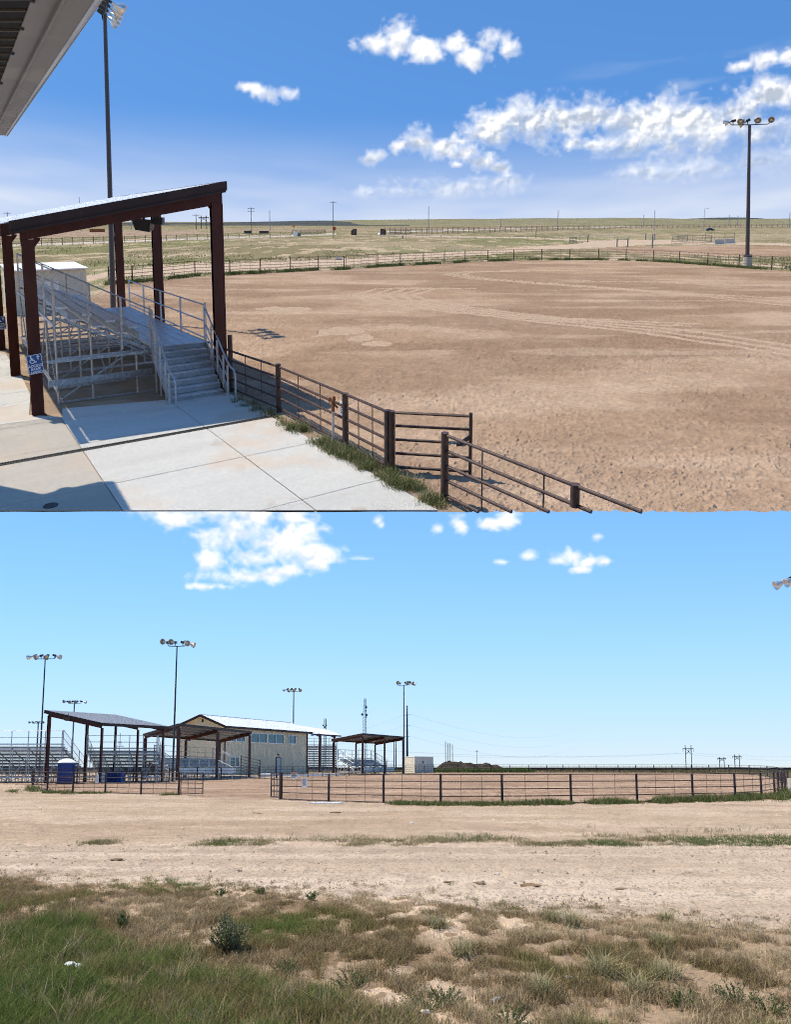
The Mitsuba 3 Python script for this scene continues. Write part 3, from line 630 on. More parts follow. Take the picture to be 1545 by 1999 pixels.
def bleachers(label, fr, o, eL, eB, length, rows, deckh, deckw, run=.73, rise=.28, first=.75, bays=None, guard=1.1, front_guard=1.1, group=None, detail=True, name='bleachers', panel=None, mesh_ends=True, seat_off=0.0, thin=1.0, plank='plank_metal', metal='galvanised', end_guard=(True, True)):
    k = thing(name, label, 'bleachers', group); o = np.asarray(o, float)
    q = lambda a, c, z: o + eL * a + eB * c + Z1 * z
    bays = bays or max(2, int(round(length / 1.85)))
    if deckw > 0:
        nb = 5 if detail else 1; w = deckw / nb
        for i in range(nb): add('deck_plank', beam(q(0, w * (i + .5), deckh - .03), q(length, w * (i + .5), deckh - .03), w - .02, .06), plank, fr, k)
        add('deck_beam', beam(q(0, .02, deckh - .16), q(length, .02, deckh - .16), .05, .22), metal, fr, k)
    c0 = deckw + (.28 if deckw > 0 else 0); seats = []
    for i in range(rows):
        c = c0 + .35 + run * i; z = deckh + first + rise * i; seats.append((c, z))
        add('seat_plank', beam(q(0, c, z), q(length, c, z), .30, .055 * thin), plank, fr, k)
        zf = z - .43
        if i > 0 or deckw == 0:
            add('foot_plank', beam(q(0, c - .36, zf), q(length, c - .36, zf), .34, .05 * thin), plank, fr, k)
        add('riser', beam(q(0, c - .17, zf + .15), q(length, c - .17, zf + .15), .025, .20), 'dull_metal', fr, k)
    cb, zb = seats[-1][0] + .25, seats[-1][1]
    xs = np.linspace(.12, length - .12, bays + 1)
    tz = .05 * thin
    for x in xs:
        ms = [beam(q(x, .1, 0), q(x, cb, 0.0 + .05), tz, tz), beam(q(x, deckw, deckh - .1), q(x, cb, zb - .30), tz, tz * 1.6)]
        cs = ([.12, deckw * .55] if deckw > 0 else [.12]) + [s[0] - .1 for s in seats[::2]] + [cb]
        for j, c in enumerate(cs):
            zt = deckh - .06 if c <= deckw else deckh + (zb - deckh) * (c - deckw) / max(cb - deckw, .1) - .32
            ms.append(beam(q(x, c, 0), q(x, c, max(zt, .3)), tz, tz))
        for z in ((.55, 1.5) if rows < 6 else (.55, 1.35, 2.2)):
            if z < zb - .7:
                cmin = .12 if z < deckh - .2 else deckw + (z - deckh + .4) / max(zb - deckh, .1) * (cb - deckw)
                if cmin < cb - .3: ms.append(beam(q(x, cmin, z), q(x, cb, z), tz * .8, tz * 1.6))
        if rows >= 3:
            ms.append(beam(q(x, .12, .1), q(x, cb * .5, max(.6, deckh * .9)), tz * .8, tz * .8)); ms.append(beam(q(x, cb, .1), q(x, cb * .5, max(.6, deckh)), tz * .8, tz * .8))
        add('support_frame', J(*ms), metal, fr, k)
    bm = []
    for i in range(len(xs) - 1):
        p, r_ = (0.15, min(zb - .4, 2.6)) if i % 2 == 0 else (min(zb - .4, 2.6), .15)
        bm.append(beam(q(xs[i], cb, p), q(xs[i + 1], cb, r_), tz * .8, tz * .8))
        bm.append(beam(q(xs[i], cb * .6, r_ * .6), q(xs[i + 1], cb * .6, p * .6), tz * .8, tz * .8))
    for b in bm: add('cross_brace', b, metal, fr, k)
    for z in (.5, zb - .55): add('back_beam', beam(q(0, cb + .04, z), q(length, cb + .04, z), tz, .1), metal, fr, k)
    if guard:
        for x in xs[::(1 if detail else 1)]: add('guard_post', beam(q(x, cb, zb - .6), q(x, cb, zb + guard), .05 * thin, .05 * thin), metal, fr, k)
        for z in (guard, guard * .5, .08): add('guard_rail', tube(q(0, cb, zb + z), q(length, cb, zb + z), .026 * thin, 6), metal, fr, k, 50)
        for x, on in zip((0, length), end_guard):
            if not on: continue
            pz = deckh if deckw > 0 else seats[0][1] - .4; pc = deckw * .98 if deckw > 0 else .2
            for s in (guard + .05, guard * .5, -.32):
                add('end_rail', tube(q(x, pc, pz + s), q(x, cb, zb + s), .026 * thin, 6), metal, fr, k, 50)
            for f in np.linspace(0, 1, 4):
                add('end_post', beam(q(x, pc + (cb - pc) * f, pz - .5 + (zb - pz) * f), q(x, pc + (cb - pc) * f, pz + guard + .05 + (zb - pz) * f), .055 * thin, .055 * thin), metal, fr, k)
            if mesh_ends:
                add('chain_link_panel', chain_link((q(x, pc, pz - .32), q(x, cb, zb - .32) - q(x, pc, pz - .32), Z1 * (guard + .36)), .16, .0023), 'dull_metal', fr, k, kind='stuff')
    if front_guard and deckw > 0:
        for x in np.linspace(.05, length - .05, bays): add('front_post', beam(q(x, 0, deckh - .2), q(x, 0, deckh + front_guard), .14 * thin, .045, up=eB), metal, fr, k)
        for z in (front_guard, front_guard * .55, .12): add('front_rail', tube(q(0, 0, deckh + z), q(length, 0, deckh + z), .028 * thin, 6), metal, fr, k, 50)
    if panel:
        add('front_panel', beam(q(0, -.03, (panel[0] + panel[1]) / 2), q(length, -.03, (panel[0] + panel[1]) / 2), .03, panel[1] - panel[0]), 'plank_metal', fr, k)
    return k

# ---------------------------------------------------------------- things on the terrace
far_fence = fence('pipe_fence', 'long curved dark pipe fence round the far end of the upper arena', U, far_pts, 1.72, (1.66, 1.30, .96, .62, .28), .062, .03, 'pipe_brown', 2, open_spans=(8,), sr=.013, n=6)
gate('pipe_gate', 'closed pipe gate in the middle of the curved far fence', U, far_pts[8] + A3(.25, -.02, 0), far_pts[9] + A3(-.25, .02, 0), .2, 1.7, 5, .03, 'pipe_brown', 3)
single('fence_sign', 'small pale sign on the far curved fence beside its gate', 'sign', box(far_pts[8] + A3(-.62, -.08, 1.42), (.85, .02, .42)), 'cream_white', U)
near = near_pts[:4]
fence('pipe_fence', 'dark brown pipe fence beside the concrete walk, from the stairs to the gate post', U, [gu(452,765) - near_dir * 9, gu(452,765) - near_dir * 4.4] + near, 1.5, (1.47, 1.13, .80, .47, .14), .085, .036, 'pipe_brown', 2, post_h=[1.5, 1.5, 2.03, 1.56, 1.5, 1.52], sr=.014, n=12)
b0 = gu(868, 978); b1 = gu(868,978) + near_dir * 3.45; b2 = b0 + near_dir * 7.4
# the fence nearest the lower edge: built as far as the terrace reaches
kf = thing('pipe_fence', 'brown pipe fence in the bottom corner of the upper ground, right of the open gate', 'fence')
add('post', tube(b0 - Z1 * .05, b0 + Z1 * 1.52, .085, 12), 'pipe_brown', U, kf, 40)
add('post', tube(b1 + Z1 * 1.10, b1 + Z1 * 1.5, .085, 12), 'pipe_brown', U, kf, 40)
def cut_end(z):                               # where a rail at height z passes over the edge of the terrace sheet
    lo, hi = 0., 9.
    for _ in range(40):
        m_ = (lo + hi) / 2; p = b0 + near_dir * m_ + Z1 * z
        y2, zz = p[1] * ST, p[2] - EYE_U
        row = 999.5 - 2500 * (y2 * math.sin(BETA) + zz * math.cos(BETA)) / (y2 * math.cos(BETA) - zz * math.sin(BETA))
        lo, hi = (m_, hi) if row < 999 else (lo, m_)
    return lo
for z in (1.47, 1.13, .80, .47, .14):
    add('rail', tube(b0 + Z1 * z, b0 + near_dir * cut_end(z) + Z1 * z, .036, 8), 'pipe_brown', U, kf, 50)
for t in (1.15, 2.75):
    p = b0 + near_dir * t; zlow = next(z for z in np.arange(.14, 1.4, .01) if cut_end(z) > t)
    add('stay', tube(p + Z1 * zlow, p + Z1 * 1.47, .016, 6), 'pipe_brown', U, kf)
gp = near_pts[3]; g_h = gp + A3(.10, -.03, 0); 
gf = yu(918, 942, gp[1] - .35); gf[2] = 0
kg = thing('pipe_gate', 'open dark pipe gate between the two near fences, swung over the arena dirt', 'gate')
add('hinge_post', tube(g_h - Z1 * .05, g_h + Z1 * 1.5, .09, 12), 'pipe_brown', U, kg, 40)
ga, gb = g_h + A3(.1, -.03, 0), gf
for z in (.13, .47, .81, 1.15, 1.47): add('rail', tube(ga + Z1 * z, gb + Z1 * z, .036, 8), 'pipe_brown', U, kg, 50)
add('stile', tube(gb + Z1 * .06, gb + Z1 * 1.55, .042, 8), 'pipe_brown', U, kg, 50)
add('latch', J(beam(gb + Z1 * .98, gb + A3(-.22, -.02, .83), .05, .09), box(gb + A3(-.28, -.05, .80), (.12, .05, .06))), 'black_iron', U, kg)
ch = [ga + (gb - ga) * t + Z1 * (.80 - .03 * math.sin(t * 30)) + A3(0, -.05, 0) for t in np.linspace(.72, .93, 14)]
add('chain', J(*[lathe([(.012, -.02), (.03, 0), (.012, .02)], c, A3(1, i % 2, .3), 7) for i, c in enumerate(ch)]), 'dull_metal', U, kg)
# yard hydrant and the notice beside it
hy = gu(651, 868); kh = thing('yard_hydrant', 'rusty iron hydrant on a grey pipe standing in weeds by the near fence', 'hydrant')
add('pipe', tube(hy, hy + Z1 * .95, .035, 10), 'galvanised_small', U, kh, 40)
add('head', J(tube(hy + Z1 * .92, hy + Z1 * 1.24, .05, 10), beam(hy + A3(-.09, 0, 1.08), hy + A3(-.09, 0, 1.3), .03), beam(hy + A3(.0, 0, 1.22), hy + A3(-.1, 0, 1.3), .04, .05), lathe([(0, .12), (.04, .1), (.05, 0), (.045, -.02)], hy + A3(.03, -.02, 1.24), Z1, 10), tube(hy + A3(.03, 0, 1.12), hy + A3(.14, -.02, 1.02), .032, 8)), 'rust', U, kh, 40)
single('stone', 'white stone lying at the edge of the concrete walk', 'stone', lathe([(0, .09), (.1, .08), (.17, .03), (.18, -.02)], gu(619,861), Z1, 9), 'pale_rock', U, None, 30)
sp = yu(668, 797, near_pts[2][1] + .15); sx = nrm(near_dir)
ks = thing('notice_sign', 'small white notice with lines of print wired to the near fence', 'sign')
add('board', box(sp, (.155, .02, .38), [sx, nrm(np.cross(sx, Z1)), Z1]), 'sign_white', U, ks)
fn_ = nrm(np.cross(sx, Z1)); fn_ = fn_ if fn_[1] < 0 else -fn_
for i, w in enumerate((.10, .11, .09, .11, .08, .10)):
    add('print_line', box(sp + fn_ * .013 + Z1 * (.12 - .05 * i), (w, .004, .018), [sx, nrm(np.cross(sx, Z1)), Z1]), 'ink', U, ks)

# the covered stand
N0 = gu(75, 812)
kc = thing('stand_canopy', 'open steel shed roof on dark red posts over the near bleachers', 'canopy')
def colm(name, p, top, w=.34, d=.22):
    add(name, J(box(p + Z1 * top / 2 - E1 * (d / 2 - .012), (w, .024, top), [E2, E1, Z1]), box(p + Z1 * top / 2 + E1 * (d / 2 - .012), (w, .024, top), [E2, E1, Z1]), box(p + Z1 * top / 2, (.03, d - .052, top), [E2, E1, Z1]), box(p + Z1 * .015, (w + .12, d + .12, .03), [E2, E1, Z1])), 'oxide_paint', U, kc)
Bx = 5.95
roofz = lambda b: 5.86 + .205 * b             # underside of the roof along the slope
spots = [(0.0, N0, N0 + E2 * Bx), (1, gu(31, 735), N0 + E2 * Bx + E1 * 8.1), (2, gu(3, 683), N0 + E2 * Bx + E1 * 16.1)]
for i, pl_, pr_ in spots:
    colm('post', pl_, 5.45); colm('post', pr_, 6.62, .40, .24)
    add('rafter', hexa([pl_ + Z1 * 5.42 - E1 * .09 - E2 * .2, pl_ + Z1 * 5.86 - E1 * .09 - E2 * .2, pl_ + Z1 * 5.86 + E1 * .09 - E2 * .2, pl_ + Z1 * 5.42 + E1 * .09 - E2 * .2],
        [pr_ + Z1 * 6.60 - E1 * .09 + E2 * .2, pr_ + Z1 * 7.08 - E1 * .09 + E2 * .2, pr_ + Z1 * 7.08 + E1 * .09 + E2 * .2, pr_ + Z1 * 6.60 + E1 * .09 + E2 * .2]), 'oxide_paint', U, kc)
    for p_, s_, z_ in ((pl_, 1, 5.43), (pr_, -1, 6.56)):
        add('knee_brace', slab([p_ + E2 * s_ * .16 + Z1 * (z_ - .25) - E1 * .02, p_ + E2 * s_ * .34 + Z1 * z_ - E1 * .02, p_ + E2 * s_ * .34 + Z1 * (z_ + .07) - E1 * .02, p_ + E2 * s_ * .16 + Z1 * (z_ + .07) - E1 * .02], E1 * .04), 'oxide_paint', U, kc)
RL = 17.2
rc = lambda a, b, z=0: N0 + E1 * a + E2 * b + Z1 * (roofz(b) + z)
for i, b in enumerate(np.linspace(.2, 5.9, 6)): add('purlin', beam(rc(.1, b, .11), rc(RL, b, .11), .07, .2), 'oxide_paint', U, kc)
nrib = 16
add('roof_sheet', slab([rc(-.42, -.75, .20), rc(RL, -.75, .20), rc(RL, 6.15, .20), rc(-.42, 6.15, .20)], Z1 * .03), 'roof_white', U, kc)
for a in np.linspace(0, RL - .3, 40): add('roof_rib', beam(rc(a, -.75, .231), rc(a, 6.15, .231), .06, .008), 'roof_white', U, kc)
for (z0, z1, w) in ((.02, .245, .05), (-.065, .022, .03), (-.135, -.062, .06)):
    add('rake_trim', slab([rc(-.46 - w, -.5, z0), rc(-.46 - w, 6.2 - w, z0), rc(-.46 - w, 6.2 - w, z1), rc(-.46 - w, -.5, z1)], E1 * (.05 + w)), 'brown_trim', U, kc)
add('eave_trim', beam(rc(-.42, 6.19, .08), rc(RL, 6.19, .08), .06, .32), 'brown_trim', U, kc)
add('gutter', J(beam(rc(-.6, -.86, .08), rc(RL, -.86, .08), .20, .20), beam(rc(-.6, -.97, .2), rc(RL, -.97, .2), .03, .06)), 'soffit_flat', U, kc)
lp = yu(281, 431.5, 28.6)
kl = thing('canopy_loudspeaker', 'black loudspeaker horn hung under the near canopy roof', 'loudspeaker')
add('horn', hexa([lp + A3(-.3, -.25, -.38), lp + A3(.32, -.25, -.38 - .1), lp + A3(.32, .25, -.38), lp + A3(-.3, .25, -.38)], [lp + A3(-.45, -.3, .12), lp + A3(.38, -.3, .02), lp + A3(.38, .3, .02), lp + A3(-.45, .3, .12)]), 'black_iron', U, kl)
add('bracket', beam(lp + A3(0, 0, .05), lp + A3(0, 0, .45), .08), 'black_iron', U, kl); add('driver_box', J(box(lp + A3(.62, .1, .0), (.4, .3, .3)), beam(lp + A3(.62, .1, .1), lp + A3(.62, .1, .45), .06)), 'black_iron', U, kl)
# wheelchair access signs on the posts
def access_sign(label, c, tilt, s=1.0):
    k = thing('access_sign', label, 'sign')
    ax = E2 * math.cos(tilt) + Z1 * math.sin(tilt); ay = -E2 * math.sin(tilt) + Z1 * math.cos(tilt); az = np.cross(ax, ay)
    w, h = .425 * s, .60 * s
    rr2 = lambda w_, h_, r_: sbox(-w_/2 + r_, -h_/2 + r_, w_/2 - r_, h_/2 - r_).buffer(r_)
    pl3 = lambda g, t, z: on_plane((lambda m: (m[0] + A3(0, 0, z), m[1]))(flat(g, t)), c, ax, ay, az)
    add('plate', pl3(rr2(w, h, .03), .012, 0), 'sign_blue', U, k)
    add('border', pl3(rr2(w * .96, h * .97, .025).difference(rr2(w * .90, h * .93, .02)), .004, .011), 'sign_white', U, k)
    wheel = Point(-.062, .105).buffer(.072).difference(Point(-.062, .105).buffer(.053)).difference(sbox(-.04, .12, .1, .3))
    person = LineString([(-.085, .225), (-.075, .135), (-.012, .128), (.018, .062), (.045, .068)]).buffer(.013).union(LineString([(-.08, .175), (-.03, .172)]).buffer(.011)).union(Point(-.088, .252).buffer(.022))
    arrow = LineString([(.105, .13), (.105, .235)]).buffer(.013).union(Polygon([(.055, .205), (.105, .262), (.155, .205), (.140, .192), (.105, .228), (.07, .192)]))
    for nm_, g in (('wheel_symbol', wheel), ('person_symbol', person), ('arrow_symbol', arrow)): add(nm_, pl3(shapely.affinity.scale(g, s, s, origin=(0, 0)), .004, .012), 'sign_white', U, k)
    for i, t_ in enumerate(('ACCESS', 'RAMP', 'AHEAD')): add('lettering', text(t_, .072 * s, c + az * .012 - ay * (.085 + .098 * i) * s, ax, ay, .004, True), 'sign_white', U, k)
import shapely.affinity
sc_ = yu(68.5, 711, N0[1] - .25)
access_sign('blue wheelchair sign reading ACCESS RAMP AHEAD on the nearest canopy post', sc_, .10)
sc2 = yu(1.5, 631, gu(3,683)[1] - .25)
access_sign('blue wheelchair sign cut by the left edge, on the third canopy post', sc2, .04)

# bleachers under the canopy, with stairs
bo = N0 + E2 * 5.75 + E1 * 1.0
kb = bleachers('silver bleachers under the near canopy with raised walkway and chain link end guard', U, bo, E1, -E2, 12.2, 4, 1.6, 1.95, bays=5, guard=1.25, front_guard=1.35, end_guard=(True, True))
for z, w in ((.74, .20), (1.45, .10)): add('end_beam', beam(bo + E1 * .0 - E2 * 2.0 + Z1 * z, bo - E2 * 5.3 + Z1 * z, .03, w), 'galvanised', U, kb)
kst = thing('metal_stairs', 'silver metal stairs with pipe handrails leading up to the near bleachers walkway', 'stairs')
nst = 8; tr = .275
for i in range(nst):
    z = 1.6 * (nst - i) / (nst + 0.0) - .2 * 0; a = -tr * i
    add('tread', box(bo + E1 * (a - tr / 2) - E2 * .975 + Z1 * (z - .2 + .0 - .02), (1.82, tr + .02, .04), [E2, E1, Z1]), 'plank_metal', U, kst)
    add('riser', box(bo + E1 * (a - .0) - E2 * .975 + Z1 * (z - .10), (1.82, .02, .155), [E2, E1, Z1]), 'dull_metal', U, kst)
add('riser', box(bo + E1 * (-tr * nst + .01) - E2 * .975 + Z1 * (.02), (1.82, .02, .04), [E2, E1, Z1]), 'galvanised_small', U, kst)
for s in (0.03, -1.98):
    e = lambda a, z: bo + E2 * s + E1 * a + Z1 * z
    add('stringer', hexa([e(.0, 1.25) - E2 * .02, e(.0, 1.6) - E2 * .02, e(.0, 1.6) + E2 * .02, e(0, 1.25) + E2 * .02], [e(-tr * nst, 0.0) - E2 * .02, e(-tr * nst, .2) - E2 * .02, e(-tr * nst, .2) + E2 * .02, e(-tr * nst, 0.0) + E2 * .02]), 'galvanised_small', U, kst)
    for a in (0.05, -.55, -1.15, -1.75, -2.15):
        z = 1.6 + 1.6 / (tr * nst) * a
        add('baluster', beam(e(a, max(z - .1, 0)), e(a, z + 1.05 + (.35 if a > -.1 else 0)), .06, .06), 'galvanised_small', U, kst)
    add('handrail', pipe([e(.05, 2.85), e(-.1, 2.72), e(-1.2, 1.9), e(-2.2, 1.18), e(-2.45, 1.08), e(-2.78, 1.02), e(-2.88, .9), e(-2.88, .0)], .032, 8), 'galvanised_small', U, kst, 50)
    add('lower_rail', pipe([e(.05, 2.25), e(-2.15, .62)], .026, 8), 'galvanised_small', U, kst, 50)
    add('lower_rail', pipe([e(.05, 1.9), e(-2.15, .3)], .022, 8), 'galvanised_small', U, kst, 50)
if True:                                       # supports under the stairs
    for a in (-.2, -.8, -1.4):
        for s in (-.05, -1.9): add('support_leg', beam(bo + E2 * s + E1 * a, bo + E2 * s + E1 * a + Z1 * (1.6 + 1.6 / (tr * nst) * a - .12), .05, .05), 'galvanised_small', U, kst)
# storage shed behind the stand
ks_ = thing('storage_shed', 'cream storage shed with white roof half hidden behind the near bleachers', 'shed')
sh_c = gu(172, 606); hh = yu(172, 526, sh_c[1])[2]
sq = lambda a, b, z: sh_c + E1 * a - E2 * b + Z1 * z
add('wall', extr([sq(0, 0, 0), sq(5.6, 0, 0), sq(5.6, 0, hh + .12), sq(0, 0, hh)], -E2 * 4.6), 'cream', U, ks_)
add('roof', slab([sq(-.12, -.12, hh + .02), sq(5.7, -.12, hh + .14), sq(5.7, 4.7, hh + .14), sq(-.12, 4.7, hh + .02)], Z1 * .09), 'cream_white', U, ks_)
add('door', box(sq(-.03, 2.2, 1.05), (.95, .05, 2.05), [E2, E1, Z1]), 'cream_white', U, ks_)

# stadium lights
pl1 = A3(*gu(222, 624)); 
floodlights('tall dark light pole behind the near canopy, four silver floodlights at the top edge', U, pl1, 17.95, nrm(E1 * .95 + E2 * .1), [(-1.35, 22, -30), (-.5, 18, -32), (.4, 10, -34), (1.3, 4, -36)], .17, xoff=A3(.35, 0, 0), sc=1.05, mat='pole_bronze')
pl2 = gu(1459.5, 522)
floodlights('tall brown light pole on a concrete drum at the right end of the arena fence', U, pl2, top_u(pl2, 244), A3(.985, -.17, 0), [(-1.75, 172, -14), (-.75, 228, -12), (-.2, 150, -30), (.65, 255, -8), (2.1, 250, -6)], .27, concrete=(.55, 1.35), xoff=A3(-.8, 0, 0), sc=1.15)

# far things of the plain
def up(px, row_top, y, **k):
    p = hu(px, y); return p, yu(px, row_top, y)[2]
UP = [(157,385,420,(),'plain wooden utility pole rising behind the low end of the near canopy'),(15,414,420,(.9,),'utility pole with one crossarm at the left edge above the gutter'),
 (383,418,470,(1,),'small pole with one crossarm seen under the canopy'),(491,405,290,(.6,1.7),'wooden utility pole with two crossarms left of the stop sign'),
 (527,411,420,(),'thin bare utility pole between two poles with crossarms'),(651,393,235,(.5,),'nearest wooden utility pole with a T crossarm beside the stop sign'),
 (837,403,330,(),'bare pole standing behind the right half of the ranch fence, left of the centre'),(1090,411,430,(),'bare grey pole on the plain below the great white cloud'),
 (1257,420,700,(),'short thin pole far out on the plain, left of a taller grey one'),(1278,411,430,(),'tall thin grey pole on the plain near the corral'),
 (1424,420,800,(),'thin pole left of the tall light pole'),(978,427,640,(),'tiny pole at the foot of the olive ridge'),(1441,421,800,(),'thin pole hard against the right light pole'),(1542,415,500,(),'thin pole at the right edge of the upper view'),(256,418,470,(),'thin pole seen between the canopy posts'),(302,424,520,(),'thin pole under the canopy close to its loudspeaker')]
for px, rt, y, arms, lab in UP:
    p, h = up(px, rt, y); utility_pole(lab, U, p, h, arms, .0006 * y, 'wood_pole' if arms else 'lattice_steel', None, .0105 * y)
def hframe(label, fr, p, h, w, r, mat='wood_pole', group=None):
    k = thing('transmission_tower', label, 'power pylon', group)
    for s in (-1, 1): add('pole', tube(p + A3(s * w / 2, 0, -.2), p + A3(s * w / 2, 0, h), r, 7), mat, fr, k, 40)
    add('crossarm', beam(p + A3(-w * .95, 0, h * .86), p + A3(w * .95, 0, h * .86), r * 1.6, r * 1.8), mat, fr, k)
    for s in (-1, 1): add('brace', beam(p + A3(-s * w / 2, -r * 1.5, h * .60), p + A3(s * w / 2, -r * 1.5, h * .84), r, r), mat, fr, k)
    for s in (-.9, 0, .9): add('insulator', tube(p + A3(s * w, 0, h * .72), p + A3(s * w, 0, h * .85), r * .5, 6), 'lattice_steel', fr, k)
    return k
p, h = up(398, 421, 520); hframe('pair of poles joined by a crossarm seen small under the canopy', U, p, h, 4.2, .34)
p = hu(1375, 430); kq = thing('street_lamp', 'thin grey street lamp with curved arm on the far road', 'street lamp')
hq = EYE_U + 24 * 430 / 1250; add('pole', pipe([p, p + Z1 * (hq - 1.2), p + A3(.3, 0, hq - .35), p + A3(1.0, 0, hq), p + A3(1.9, 0, hq)], .14, 6), 'lattice_steel', U, kq, 40); add('lamp_head', box(p + A3(2.3, 0, hq - .05), (1.0, .4, .22)), 'grey_steel', U, kq)

# fences of the plain and the ranch gateway
def far_line(name, label, pts, hs, n, mat, rails, pw, fr=U):
    """posts at even steps of the picture line through pts: (column, row at the ground); height from hs metres"""
    k = thing(name, label, 'fence'); px = np.linspace(pts[0][0], pts[-1][0], n); rows = np.interp(px, [p[0] for p in pts], [p[1] for p in pts])
    g = [gu(a, b) for a, b in zip(px, rows)]
    for p in g: add('post', beam(p - Z1 * .05, p + Z1 * hs, pw, pw, up=(0, 1, 0)), mat, fr, k)
    for z in rails: add('rail', pipe([p + Z1 * z * hs for p in g], pw * .32, 4), mat, fr, k)
    return k
far_line('ranch_fence', 'thin post and wire fence along the pale road on the left plain', [(-20,482),(100,479),(215,475),(337,470.5),(520,464.5),(568,463)], 1.9, 30, 'pipe_brown', (.9, .6, .3), .13)
far_line('ranch_fence', 'dark close posted fence along the road on the right side of the plain', [(752,459),(850,457.5),(1000,453.5),(1106,450.5),(1250,447.5),(1400,445.5),(1600,444)], 3.1, 84, 'stucco_dark', (.95, .75, .55, .35, .15), .22)
far_line('wire_fence', 'row of short thin wire fence posts between the gateway and the side road', [(725,464),(790,466),(880,468.5),(975,472),(1100,469),(1200,468)], 1.5, 15, 'grey_steel', (.9, .5), .09)
for i, (a, b) in enumerate((((571,459.5),(636,458.5)), ((762,458.5),(800,459)))):
    pa, pb = gu(*a), gu(*b)
    k = gate('ranch_gate', ('left', 'right')[i] + ' leaf of the black ranch gates at the gateway', U, pa, pb, .3, 2.1, 5, .10, 'stucco_dark', 3)
for i, px in enumerate((693, 747)):
    p = gu(px, 459.5); k = thing('gate_pillar', ('left', 'right')[i] + ' dark stone pillar of the ranch gateway', 'pillar')
    add('shaft', box(p + Z1 * 1.25, (1.7, 1.7, 2.5)), 'stucco_dark', U, k); add('cap', box(p + Z1 * 2.62, (2.0, 2.0, .22)), 'stucco_dark', U, k)
    add('wing', box(p + A3((-1.2 if i == 0 else 1.2), 0, 1.1), (.8, 1.0, 2.2)), 'stucco_dark', U, k)
p = gu(653, 460); k = thing('stop_sign', 'red stop sign on a post by the ranch gateway', 'sign'); add('post', beam(p, p + Z1 * 3.2, .12), 'grey_steel', U, k); add('plate', lathe([(0, .02), (.85, .02), (.85, -.02), (0, -.02)], p + A3(0, -.1, 2.9), A3(0, -1, 0), 8), 'stop_red', U, k)
p = gu(574, 461); k = thing('warning_sign', 'small orange warning sign on a post beside two white cabinets', 'sign'); add('post', beam(p, p + Z1 * 4.4, .12), 'grey_steel', U, k); add('plate', box(p + A3(0, -.1, 4.0), (.9, .05, .9), [nrm(A3(1, 0, 1)), A3(0, 1, 0), nrm(A3(-1, 0, 1))]), 'sign_orange', U, k)
for i, (px, w, h, m_) in enumerate(((578, 1.7, 1.9, 'white_plastic'), (584.5, 1.2, 1.3, 'grey_steel'))):
    p = gu(px, 462); single('utility_cabinet', ('white', 'grey')[i] + ' utility cabinet beside the road on the plain', 'cabinet', J(box(p + Z1 * h / 2, (w, w, h)), box(p + Z1 * (h + .05), (w * 1.1, w * 1.1, .1))), m_, U)
p = gu(786.5, 467); single('marker_post', 'stubby grey marker post in front of the right gate leaf', 'post', J(tube(p, p + Z1 * .95, .22, 8), lathe([(.26, 0), (.26, .18), (0, .24)], p + Z1 * .95, Z1, 8)), 'grey_steel', U, None, 40)
p = gu(741, 458.5); single('white_stone', 'white painted stone at the foot of the right gateway pillar', 'stone', lathe([(0, .75), (.5, .6), (.75, .2), (.7, -.1)], p, Z1, 8), 'white_plastic', U, None, 30)
for i, (px, row, w, hh_, m_) in enumerate(((484, 457, 3.2, 1.4, 'dark_steel'), (516, 457, 4.4, 1.3, 'dark_steel'), (190, 454.5, 7.5, 1.9, 'rust'))):
    p = gu(px, row); single('stock_tank', ('small dark', 'wide dark', 'long rusty')[i] + (' stock tank on the plain left of the stop sign', ' stock tank on the plain nearer the stop sign', ' stock tank out on the brown field')[i], 'tank', J(box(p + Z1 * hh_ / 2, (w, 1.6, hh_)), box(p + Z1 * hh_, (w * 1.05, 1.8, .12))), m_, U)
p = hu(1388, 410); k = thing('parked_car', 'small dark car far off on the road by the street lamp', 'car')
add('body', hexa([p + A3(-2.4, -.9, .4), p + A3(2.4, -.9, .4), p + A3(2.4, .9, .4), p + A3(-2.4, .9, .4)], [p + A3(-2.3, -.9, 1.2), p + A3(2.3, -.9, 1.1), p + A3(2.3, .9, 1.1), p + A3(-2.3, .9, 1.2)]), 'dark_steel', U, k)
add('cabin', hexa([p + A3(-1.7, -.8, 1.15), p + A3(1.4, -.8, 1.1), p + A3(1.4, .8, 1.1), p + A3(-1.7, .8, 1.15)], [p + A3(-1.2, -.7, 1.85), p + A3(.8, -.7, 1.85), p + A3(.8, .7, 1.85), p + A3(-1.2, .7, 1.85)]), 'window_glass', U, k)
for s in (-1.5, 1.5): add('wheel', tube(p + A3(s, -.95, .38), p + A3(s, .95, .38), .38, 12), 'ink', U, k)
